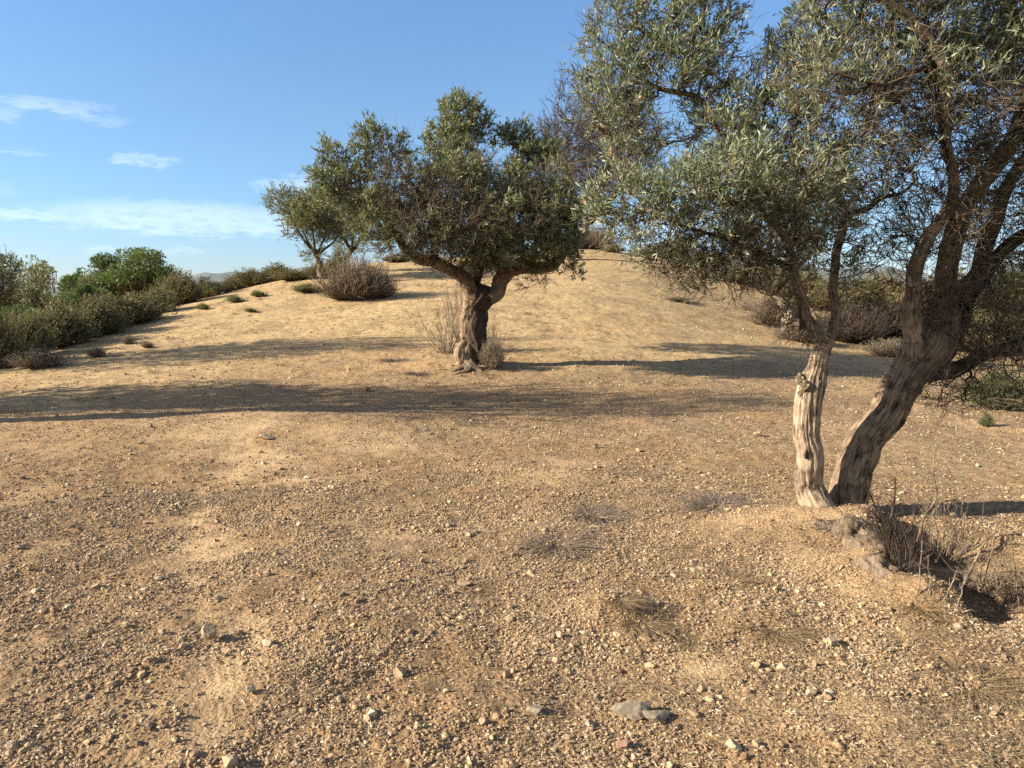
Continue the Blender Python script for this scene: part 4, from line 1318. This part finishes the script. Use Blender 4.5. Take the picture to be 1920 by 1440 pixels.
# trees outside the left edge, whose shadows lie across the slope
def at(x, y):
    return (x, y, float(H(np.array([x]), np.array([y]))[0]))


simple_tree(0, 0, None, "broad olive tree left of the view casting the left end of the shadow band", 0, 0, 0.9, 26, at=at(-11.0, 9.3), scale=(4.1, 2.1), dens=4)
simple_tree(0, 0, None, "tall olive tree left of the view casting the middle of the shadow band", 0, 0, 0.9, 27, at=at(-11.0, 8.7), scale=(5.7, 1.9), dens=3.5, low=0.66)
simple_tree(0, 0, None, "tallest olive tree left of the view casting the right end of the shadow band", 0, 0, 0.9, 29, at=at(-11.0, 7.9), scale=(6.9, 1.9), dens=3.5, low=0.72)
simple_tree(0, 0, None, "olive tree below the left ridge outside the view", 0, 0, 0.9, 28, at=at(-12.9, 13.6), scale=(5.6, 2.3), dens=5.5, low=0.35)


# ------------------------------------------------------------------ shrubs
def shrub_parts(kind, rs):
    """returns list of (part name, Geo, mats, smooth); unit size: about 1 wide (radius 0.5) and 1 high"""
    out = []
    gs, gl = Geo(), Geo()
    if kind in ('heath', 'dead', 'grey', 'broom', 'sparse'):
        n = {'heath': 420, 'dead': 520, 'grey': 300, 'broom': 260, 'sparse': 44}[kind]
        a = rs.uniform(0, 2 * math.pi, n); sp_ = rs.random(n) ** 0.6
        tops = np.c_[np.cos(a) * 0.5 * sp_, np.sin(a) * 0.5 * sp_, (1 - 0.55 * sp_ ** 2) * rs.uniform(0.45, 1.0, n) ** 0.8]
        lump = 1 + 0.25 * np.sin(a * 3 + 1) + 0.15 * np.sin(a * 5)
        tops[:, :2] *= lump[:, None] * 0.9
        K = 6; t = np.linspace(0, 1, K)
        b0 = rs.random(n) * 0.16
        base = np.c_[np.cos(a) * b0, np.sin(a) * b0, np.zeros(n) - 0.03]
        Pn = base[:, None] * (1 - t[None, :, None]) + tops[:, None] * t[None, :, None]
        Pn[..., :2] += (tops[:, None, :2] * 0.25) * (np.sin(t * math.pi))[None, :, None]
        Pn += np.cumsum(rs.normal(0, 0.060 if kind == 'sparse' else 0.032, (n, K, 3)), 1) * t[None, :, None]
        tubes(gs, Pn, 0.0065 * (1.2 - 0.9 * t)[None, :] * np.ones((n, 1)), 3, 0, rs.random(n))
        # side twigs
        per = 5
        ii = np.repeat(np.arange(n), per); k = rs.integers(2, K, len(ii))
        o_ = Pn[ii, k]; dd = nrm(nrm(Pn[ii, k] - Pn[ii, k - 1]) + rs.normal(0, 0.5, (len(ii), 3)) + [0, 0, 0.2])
        Ls = rs.uniform(0.08, 0.2, len(ii))
        P2 = o_[:, None] + dd[:, None] * np.array([0, 0.5, 1])[None, :, None] * Ls[:, None, None] + rs.normal(0, 0.006, (len(ii), 3, 3))
        tubes(gs, P2, 0.0038 * np.array([1, .7, .4])[None, :] * np.ones((len(ii), 1)), 3, 0, rs.random(len(ii)))
        out.append(('stems', gs, M_TWIGL if kind in ('dead', 'grey', 'sparse') else M_TWIG, True))
        nl = {'heath': 7, 'dead': 0, 'grey': 3, 'broom': 13, 'sparse': 0}[kind]
        if nl:
            jj = np.repeat(np.arange(len(ii)), nl)
            tt = rs.random(len(jj))[:, None]
            pos = P2[jj, 0] * (1 - tt) + P2[jj, 2] * tt
            dl = dd[jj] + rs.normal(0, 0.5, (len(jj), 3))
            lumpn = vn3(pos[:, 0] * 4, pos[:, 1] * 4, pos[:, 2] * 4, int(rs.integers(99)))
            r_ = np.clip(rs.beta(2, 2, len(jj)) + 0.25 * lumpn, 0, 1)
            leaves(gl, pos, dl, rs.uniform(0.03, 0.065, len(jj)), rs.uniform(0.010, 0.018, len(jj)), rnd=r_)
            out.append(('foliage', gl, {'heath': M_HEATH, 'grey': M_GREYH, 'broom': M_LIME}[kind], False))
    elif kind in ('mastic', 'olivebush'):
        ncl = 14
        C = np.c_[rs.uniform(-0.36, 0.36, ncl), rs.uniform(-0.3, 0.3, ncl), rs.uniform(0.35, 0.85, ncl)]
        C[:, 2] -= 0.5 * (C[:, 0] ** 2 + C[:, 1] ** 2)
        K = 5; t = np.linspace(0, 1, K)
        Pn = np.array([0, 0, -0.05]) * (1 - t)[None, :, None] + C[:, None] * t[None, :, None] + rs.normal(0, 0.015, (ncl, K, 3))
        tubes(gs, Pn, 0.02 * (1.2 - 0.9 * t)[None, :] * np.ones((ncl, 1)), 6, 0, rs.random(ncl))
        out_n = 950 if kind == 'mastic' else 620
        ii = np.repeat(np.arange(ncl), out_n)
        v = nrm(rs.normal(size=(len(ii), 3))); rr = rs.random(len(ii)) ** 0.33
        rad = np.repeat(rs.uniform(0.13, 0.22, ncl), out_n)
        pos = C[ii] + v * (rr * rad)[:, None] * np.array([1, 1, 0.75])
        nn = vn3(pos[:, 0] * 14, pos[:, 1] * 14, pos[:, 2] * 14, 3)
        k = nn > (-0.25 if kind == 'mastic' else 0.0)
        pos, v = pos[k], v[k]
        leaves(gl, pos, v + rs.normal(0, 0.7, (len(pos), 3)) + [0, 0, .3], rs.uniform(0.025, 0.045, len(pos)), rs.uniform(0.012, 0.02, len(pos)), rnd=np.clip(rs.beta(2, 2, len(pos)) + 0.2 * nn[k], 0, 1))
        kk = rs.integers(0, len(pos), 900)
        e = pos[kk]; s = e * 0.75 + C[rs.integers(0, ncl, 900)] * 0.0 + e * 0.0
        s = e - nrm(e - np.array([0, 0, 0.2])) * 0.14
        P2 = s[:, None] * (1 - np.array([0, .5, 1]))[None, :, None] + e[:, None] * np.array([0, .5, 1])[None, :, None] + rs.normal(0, 0.008, (900, 3, 3))
        tubes(gs, P2, 0.004 * np.array([1, .7, .4])[None, :] * np.ones((900, 1)), 3, 0, rs.random(900))
        out.append(('stems', gs, M_TWIG, True))
        out.append(('foliage', gl, M_MASTIC if kind == 'mastic' else M_OLIVED, False))
    elif kind == 'tuft':
        n = 420
        a = rs.uniform(0, 2 * math.pi, n); r0 = rs.random(n) * 0.12
        blades(gl, np.cos(a) * r0, np.sin(a) * r0, np.zeros(n) - 0.02, rs.uniform(0.4, 1.0, n) * 0.95, rs.uniform(0.010, 0.022, n), rs.uniform(0.4, 1.45, n), K=4, rnd=rs.random(n), az=a)
        out.append(('blades', gl, M_GREEN, False))
    elif kind in ('straw', 'dry'):
        n = 380 if kind == 'straw' else 520
        a = rs.uniform(0, 2 * math.pi, n); r0 = rs.random(n) * 0.25
        blades(gl, np.cos(a) * r0, np.sin(a) * r0, np.zeros(n) - 0.02, rs.uniform(0.3, 0.9, n), rs.uniform(0.010, 0.022, n), rs.uniform(0.05, 1.2, n), K=4, rnd=rs.random(n) * 0.8, az=a + rs.normal(0, 0.8, n), droop=0.7)
        out.append(('blades', gl, M_STRAW if kind == 'straw' else M_DRYW, False))
    return out


PROTO = {}
def proto_mesh(kind, var):
    key = (kind, var)
    if key not in PROTO:
        rs = np.random.default_rng(hash(kind) % 1000 if False else sum(map(ord, kind)) * 7 + var)
        PROTO[key] = [(pn, g.build(pn, m_, None, smooth=sm)) for (pn, g, m_, sm) in shrub_parts(kind, rs)]
        for pn, o in PROTO[key]:
            COL.objects.unlink(o)
    return PROTO[key]


def shrub(kind, px, py, wpx, hpx, label, cat="shrub", group=None, name="shrub", d_=None, var=None, mat=None, rz=None, lean=0.0):
    if d_ is None:
        b = G(px, py)
    else:
        b = P(px, py, d_); b[2] = min(b[2], b[2])
        b[2] = float(H(np.array([b[0]]), np.array([b[1]]))[0])
    dd = b[1]
    wd = wpx / FPX * dd; h = hpx / FPX * dd
    if d_ is not None:   # height measured from the ground to the pixel row of the top
        h = P(px, py - hpx, d_)[2] - b[2]
    var = int((px * 7 + py) % 3) if var is None else var
    root = empty(name, b, label, cat, group, rz=float((px * 1.7) % 6.28) if rz is None else rz)
    root.scale = (wd, wd, h)
    root.rotation_euler[1] = lean
    for pn, src in proto_mesh(kind, var):
        o = bpy.data.objects.new(pn, src.data)
        o.parent = root
        COL.objects.link(o)
        if mat and pn in ('foliage', 'blades', 'stems' if kind in ('dead', 'sparse') else 'foliage'):
            o.data = o.data.copy(); o.data.materials[0] = mat
    return root


GL = "shrubs along the left ridge"
shrub('olivebush', 105, 555, 160, 84, "grey green olive bush left of the dark green bush", d_=27, group=GL, name="olive_bush")
shrub('mastic', 190, 560, 180, 96, "dark green mastic bush, left half of the big green clump", d_=29, group=GL, name="mastic_bush", mat=None)
shrub('mastic', 262, 560, 170, 106, "dark green mastic bush, right half of the big green clump", d_=28, group=GL, name="mastic_bush", var=1)
shrub('mastic', 168, 600, 95, 74, "bright green bush in front of the dark green clump", d_=22, group=GL, name="mastic_bush", var=2)
shrub('mastic', 20, 640, 120, 84, "green bush low at the left edge of the scrub", d_=18, group=GL, name="mastic_bush", var=0)
shrub('olivebush', 60, 610, 140, 104, "grey olive bush above the green bush at the left edge", d_=21, group=GL, name="olive_bush", var=1)
shrub('heath', 338, 575, 80, 62, "rust brown heath shrub at the right end of the green clump", d_=25, group=GL, name="heath_shrub")
shrub('heath', 385, 560, 70, 36, "small heath shrub on the ridge between the clump and the crest", d_=27, group=GL, name="heath_shrub")
shrub('heath', 235, 612, 130, 60, "wide olive brown heath shrub below the dark green clump", d_=20.5, group=GL, name="heath_shrub")
shrub('heath', 180, 628, 110, 70, "olive brown heath shrub below the bright green bush", d_=18.5, group=GL, name="heath_shrub")
shrub('heath', 110, 655, 120, 80, "brown heath shrub on the lower left ridge", d_=17, group=GL, name="heath_shrub")
shrub('heath', 50, 668, 100, 80, "dull brown heath shrub beside the left edge", d_=15.5, group=GL, name="heath_shrub")
shrub('olivebush', 140, 628, 70, 64, "small grey green bush among the brown shrubs of the lower ridge", d_=18.0, group=GL, name="olive_bush", var=2)
shrub('broom', 205, 618, 60, 38, "yellow green shrub among the brown shrubs of the ridge", d_=19.5, group=GL, name="green_shrub")
shrub('mastic', 70, 640, 70, 56, "dark green bush among the brown shrubs near the left edge", d_=16.5, group=GL, name="mastic_bush", var=1)
shrub('heath', 300, 590, 70, 48, "straw coloured heath shrub over the fallen branches", d_=22.5, group=GL, name="heath_shrub")
shrub('heath', 0, 690, 90, 90, "half visible heath shrub at the very left edge", d_=14.5, group=GL, name="heath_shrub")
shrub('grey', 75, 690, 100, 36, "pale grey dry shrub low on the slope near the left edge", group=GL, name="dry_shrub")
shrub('grey', 182, 670, 36, 20, "small round grey shrub alone on the left slope", group=GL, name="dry_shrub")
shrub('grey', 240, 645, 24, 16, "tiny grey shrub above the round grey one", group=GL, name="dry_shrub")
shrub('grey', 276, 652, 24, 12, "tiny flat grey shrub near the left shadow streak", group=GL, name="dry_shrub")
shrub('grey', 18, 690, 40, 22, "small grey shrub in the left corner of the slope", group=GL, name="dry_shrub")
shrub('heath', 470, 545, 80, 40, "rusty heath shrub on the crest left of the slender olive tree", d_=31, group=GL, name="heath_shrub")
shrub('heath', 520, 530, 64, 34, "dark heath shrub at the foot of the slender olive tree", d_=32, group=GL, name="heath_shrub")
shrub('heath', 430, 552, 54, 28, "low brown shrub at the ridge dip", d_=29, group=GL, name="heath_shrub")
shrub('broom', 440, 567, 30, 13, "yellow green tuft shrub on the ridge", group=GL, name="green_shrub")
shrub('broom', 381, 580, 24, 11, "yellow green tuft shrub lowest on the ridge", group=GL, name="green_shrub")
shrub('broom', 484, 556, 28, 11, "yellow green tuft shrub right of the others on the ridge", group=GL, name="green_shrub")
shrub('broom', 470, 585, 22, 7, "flat green tuft on the left slope", group=GL, name="green_shrub")
shrub('heath', 550, 540, 70, 34, "dull green heath shrub beneath the slender olive tree", d_=29, group=GL, name="heath_shrub")
shrub('heath', 600, 530, 60, 36, "heath shrub between the two crest olive trees", d_=29, group=GL, name="heath_shrub")
shrub('broom', 575, 548, 60, 16, "low green scrub in front of the crest olive trees", group=GL, name="green_shrub")
shrub('heath', 636, 512, 44, 44, "yellowish heath shrub behind the big brown twiggy bush", d_=27, group=GL, name="heath_shrub")
shrub('dead', 672, 560, 130, 80, "big leafless brown twiggy bush left of the middle tree", name="dry_bush", cat="bush", mat=None)
shrub('dead', 645, 562, 80, 40, "low bare twigs spreading left from the big brown bush", name="dry_bush", cat="bush")
shrub('dead', 715, 558, 60, 50, "dark bare shrub at the right side of the big brown bush", name="dry_bush", cat="bush", var=2)
shrub('sparse', 838, 662, 80, 130, "tall bare dry stems growing left of the middle trunk", name="dry_bush", cat="bush", lean=-0.12)
shrub('sparse', 862, 640, 46, 150, "bare upright shoots against the back of the middle trunk", name="dry_bush", cat="bush", var=1)
shrub('grey', 924, 690, 50, 56, "grey brown bush at the right foot of the middle tree", name="dry_bush", cat="bush", group=None)
shrub('sparse', 922, 660, 50, 90, "thin bare shoots rising right of the middle trunk", name="dry_bush", cat="bush", var=2)
shrub('dead', 1110, 470, 100, 50, "line of bare shrubs against the sky on the hilltop", name="dry_bush", cat="bush", d_=43)
shrub('dead', 1060, 472, 70, 40, "bare shrub on the hilltop right of the middle crown", name="dry_bush", cat="bush", d_=42, var=1)
shrub('heath', 1150, 480, 40, 22, "small brownish shrub at the hilltop mound", name="heath_shrub", d_=39)
shrub('heath', 740, 498, 50, 20, "low shrub on the crest behind the middle tree", name="heath_shrub", d_=36)
shrub('grey', 775, 492, 60, 22, "pale dry shrub on the crest behind the middle tree", name="dry_shrub", d_=37)
GR = "scrub behind the near tree"
shrub('dead', 1450, 612, 90, 70, "dead brush around the foot of the pale trunk behind", group=GR, name="dry_bush", cat="bush")
shrub('dead', 1500, 640, 90, 40, "low brushwood right of the pale trunk behind", group=GR, name="dry_bush", cat="bush")
shrub('dead', 1590, 640, 150, 70, "wide dead brush pile between the two near trunks", group=GR, name="dry_bush", cat="bush", var=1, mat=M_TWIGD)
shrub('dead', 1660, 632, 150, 66, "dark dead brush behind the leaning trunk", group=GR, name="dry_bush", cat="bush", var=2, mat=M_TWIGD)
shrub('heath', 1560, 590, 130, 60, "brown green shrub behind the brush pile", group=GR, name="heath_shrub", d_=27)
shrub('heath', 1650, 590, 140, 75, "olive shrub seen between the two near trunks", group=GR, name="heath_shrub", d_=28)
shrub('heath', 1760, 600, 150, 85, "dark shrub behind the fork of the leaning trunk", group=GR, name="heath_shrub", d_=24)
shrub('broom', 1880, 620, 130, 115, "yellow green bush behind the right-hand limbs", group=GR, name="green_bush", cat="bush", d_=20)
shrub('broom', 1800, 600, 110, 90, "yellow green bush just right of the leaning trunk", group=GR, name="green_bush", cat="bush", d_=24)
shrub('mastic', 1960, 620, 160, 130, "green bush cut off by the right edge", group=GR, name="green_bush", cat="bush", d_=22)
shrub('heath', 1850, 660, 160, 70, "low brown scrub under the yellow green bush", group=GR, name="heath_shrub", d_=18)
shrub('heath', 1400, 560, 120, 60, "scrub behind the hanging twigs of the near tree", group=GR, name="heath_shrub", d_=32)
shrub('heath', 1320, 520, 110, 50, "scrub on the hill edge behind the lower left crown", group=GR, name="heath_shrub", d_=38)
shrub('heath', 1240, 490, 90, 36, "scrub on the hilltop behind the lower left crown", group=GR, name="heath_shrub", d_=41)
shrub('heath', 1490, 560, 120, 60, "scrub on the hill edge behind the pale trunk", group=GR, name="heath_shrub", d_=30)
shrub('broom', 1872, 768, 92, 78, "fresh green feathery bush on the right slope", name="green_bush", cat="bush", mat=M_GREEN)
shrub('broom', 1850, 800, 24, 24, "tiny green sprig below the feathery green bush", name="green_shrub", mat=M_GREEN)
# low dry tufts on the slope
GT = "low dry tufts on the slope"
for (px, py, wp, hp, kd, lb) in [
    (1350, 950, 150, 44, 'dry', "wide low patch of dry stalks left of the upright trunk"),
    (1110, 968, 110, 46, 'dry', "grey dry tuft with a dark shadow in the middle slope"),
    (1050, 1022, 130, 46, 'dry', "flattened grey tuft below the one in the middle slope"),
    (1165, 1130, 80, 30, 'straw', "grassy hump with straw stalks in the lower middle"),
    (1200, 1165, 120, 30, 'straw', "straw tuft on the shaded side of the grassy hump"),
    (1455, 1180, 130, 28, 'straw', "matted straw tuft below the tree mound"),
    (1370, 1090, 110, 24, 'straw', "flat straw tuft left of the roots"),
    (1722, 1140, 70, 46, 'straw', "bright yellow grass clump on the lip of the hollow"),
    (1770, 1165, 40, 24, 'straw', "small pale grass clump right of the yellow clump"),
    (740, 1165, 70, 22, 'straw', "small straw tuft left of centre in the gravel"),
    (900, 1112, 50, 26, 'straw', "dark straw tuft beside the pale stone"),
    (820, 1290, 60, 12, 'straw', "thin straw wisp right of the warm tan stone"),
    (1820, 1280, 160, 34, 'straw', "broad dry tuft near the right edge"),
    (1890, 1220, 90, 30, 'straw', "dry grass patch at the right edge"),
    (740, 675, 60, 10, 'dry', "low dry weeds left of the middle tree"),
    (780, 700, 50, 10, 'dry', "flat dry weeds before the middle tree"),
    (1430, 585, 120, 16, 'grey', "grey weeds on the right part of the hill"),
    (1270, 565, 60, 9, 'grey', "flat grey weeds on the middle of the hill"),
    (1680, 670, 110, 34, 'grey', "grey dry weeds behind the leaning trunk"),
    (1840, 730, 120, 20, 'grey', "grey weeds near the feathery green bush"),
    (1300, 1200, 90, 16, 'straw', "sparse straws right of the grassy hump"),
    (1880, 1420, 160, 40, 'straw', "dry tuft in the bottom right corner"),
]:
    shrub(kd, px, py, wp, hp, lb, cat="tuft", group=GT, name="dry_tuft")


# ------------------------------------------------------------------ dead shoots by the foot of the near tree
def dead_shoot(lines, label, mat, seed, thorn=0.05, name="dead_branch", spur_n=16, crook=0.012):
    rs = np.random.default_rng(seed)
    org = lines[0][0][0]
    root = empty(name, org, label, "branch", "dead shoots around the hollow")
    g = Geo()
    gt = g
    for L in lines:
        pts = np.array([q[0] for q in L]); rad = np.array([q[1] for q in L])
        q = catmull(np.c_[pts, rad], 6)
        q[:, 3] *= 0.62
        cp = q[:, :3] + np.cumsum(rs.normal(0, crook * 0.3, (len(q), 3)), 0) * 0.6
        tube(g, cp, np.maximum(q[:, 3], 0.0012), 7, 0.3, seed)
        k = rs.integers(2, len(cp), spur_n)
        dd = nrm(rs.normal(size=(spur_n, 3)) + nrm(cp[k] - cp[k - 1]) * 0.5)
        Ls = rs.uniform(0.4, 1.6, spur_n) * thorn
        P2 = cp[k][:, None] + dd[:, None] * np.array([0, .5, 1])[None, :, None] * Ls[:, None, None] + rs.normal(0, 0.003, (spur_n, 3, 3))
        tubes(gt, P2, 0.0022 * np.array([1, .8, .4])[None, :] * np.ones((spur_n, 1)), 4)
    g.build("stem", mat, root, origin=org)


def gp(px, py, dz=-0.02):
    p = G(px, py); p[2] += dz
    return p


def up_from(px, py, chain):
    """chain of (px, py, width px) rising from the ground point at its own depth"""
    b = gp(px, py); d_ = b[1]
    out = [(b, chain[0][2] / FPX * d_ / 2)]
    for i, (x, y, wv) in enumerate(chain):
        out.append((P(x, y, d_ + 0.04 * math.sin(i * 2.1 + px)), wv / FPX * d_ / 2))
    return out


dead_shoot([up_from(1668, 1050, [(1672, 1000, 8), (1676, 950, 6), (1680, 900, 4)]), up_from(1668, 1050, [(1650, 1010, 6), (1636, 970, 5), (1620, 955, 3)]), up_from(1668, 1052, [(1690, 1020, 6), (1712, 985, 4), (1722, 960, 3)]),
            up_from(1664, 1050, [(1655, 990, 6), (1640, 940, 5), (1632, 925, 3)])], "dark thorny cluster of dead shoots at the foot of the leaning trunk", M_BARKD, 1, 0.055, spur_n=34)
dead_shoot([up_from(1712, 1060, [(1728, 1000, 9), (1738, 968, 8), (1756, 950, 7), (1762, 925, 5), (1758, 885, 4), (1763, 840, 3)]), up_from(1740, 968, [(1762, 945, 6), (1790, 935, 3)])], "tall crooked dead shoot with a pale bent stem right of the thorny cluster", M_BARK, 2, 0.06, spur_n=30)
dead_shoot([up_from(1802, 1118, [(1806, 1090, 11), (1822, 1060, 9), (1840, 1035, 7), (1850, 1015, 5)]), up_from(1802, 1060, [(1804, 1000, 4), (1806, 960, 3)])], "forked grey dead branch standing in the hollow", M_BARKP, 3, 0.06)
dead_shoot([[(gp(1812, 1104, 0.03), 0.014), (gp(1850, 1112, 0.05), 0.011), (gp(1880, 1106, 0.06), 0.008), (gp(1925, 1118, 0.05), 0.005)], [(gp(1815, 1088, 0.05), 0.008), (gp(1860, 1085, 0.09), 0.006), (gp(1900, 1092, 0.06), 0.004)]], "pale fallen branch lying in the hollow at the right edge", M_BARKP, 4, 0.07)
for i, (a, b_, c_, d__, lb) in enumerate([(1718, 1120, 1730, 1010, "thin pale stick rising from the hollow, leftmost"), (1742, 1128, 1748, 1040, "short pale stick beside the leftmost stick"), (1765, 1130, 1800, 1060, "slanting pale stick in the middle of the hollow"),
                                 (1782, 1150, 1800, 1080, "curved thin stick on the near lip of the hollow"), (1912, 1145, 1905, 1020, "upright thin stick at the right edge"), (1845, 1100, 1870, 960, "long thin bare shoot behind the forked branch")]):
    dead_shoot([up_from(a, b_, [((a + c_) / 2 + 4, (b_ + d__) / 2, 4), (c_, d__, 2.5)])], lb, M_TWIGL, 10 + i, 0.03, spur_n=8, crook=0.02)

shrub('sparse', 1690, 1065, 120, 130, "tangle of thin dark thorny twigs against the bank", name="dry_bush", cat="bush", group="dead shoots around the hollow", mat=M_TWIGD)
shrub('sparse', 1850, 1115, 150, 100, "low pale twigs sprawling across the hollow", name="dry_bush", cat="bush", group="dead shoots around the hollow", var=2)
shrub('sparse', 1760, 1060, 110, 170, "sparse tall thorny twigs around the crooked dead shoot", name="dry_bush", cat="bush", group="dead shoots around the hollow", var=1, rz=2.0)
shrub('sparse', 1905, 1130, 110, 70, "grey green twiggy growth in the hollow at the right edge", name="dry_bush", cat="bush", group="dead shoots around the hollow", var=0)
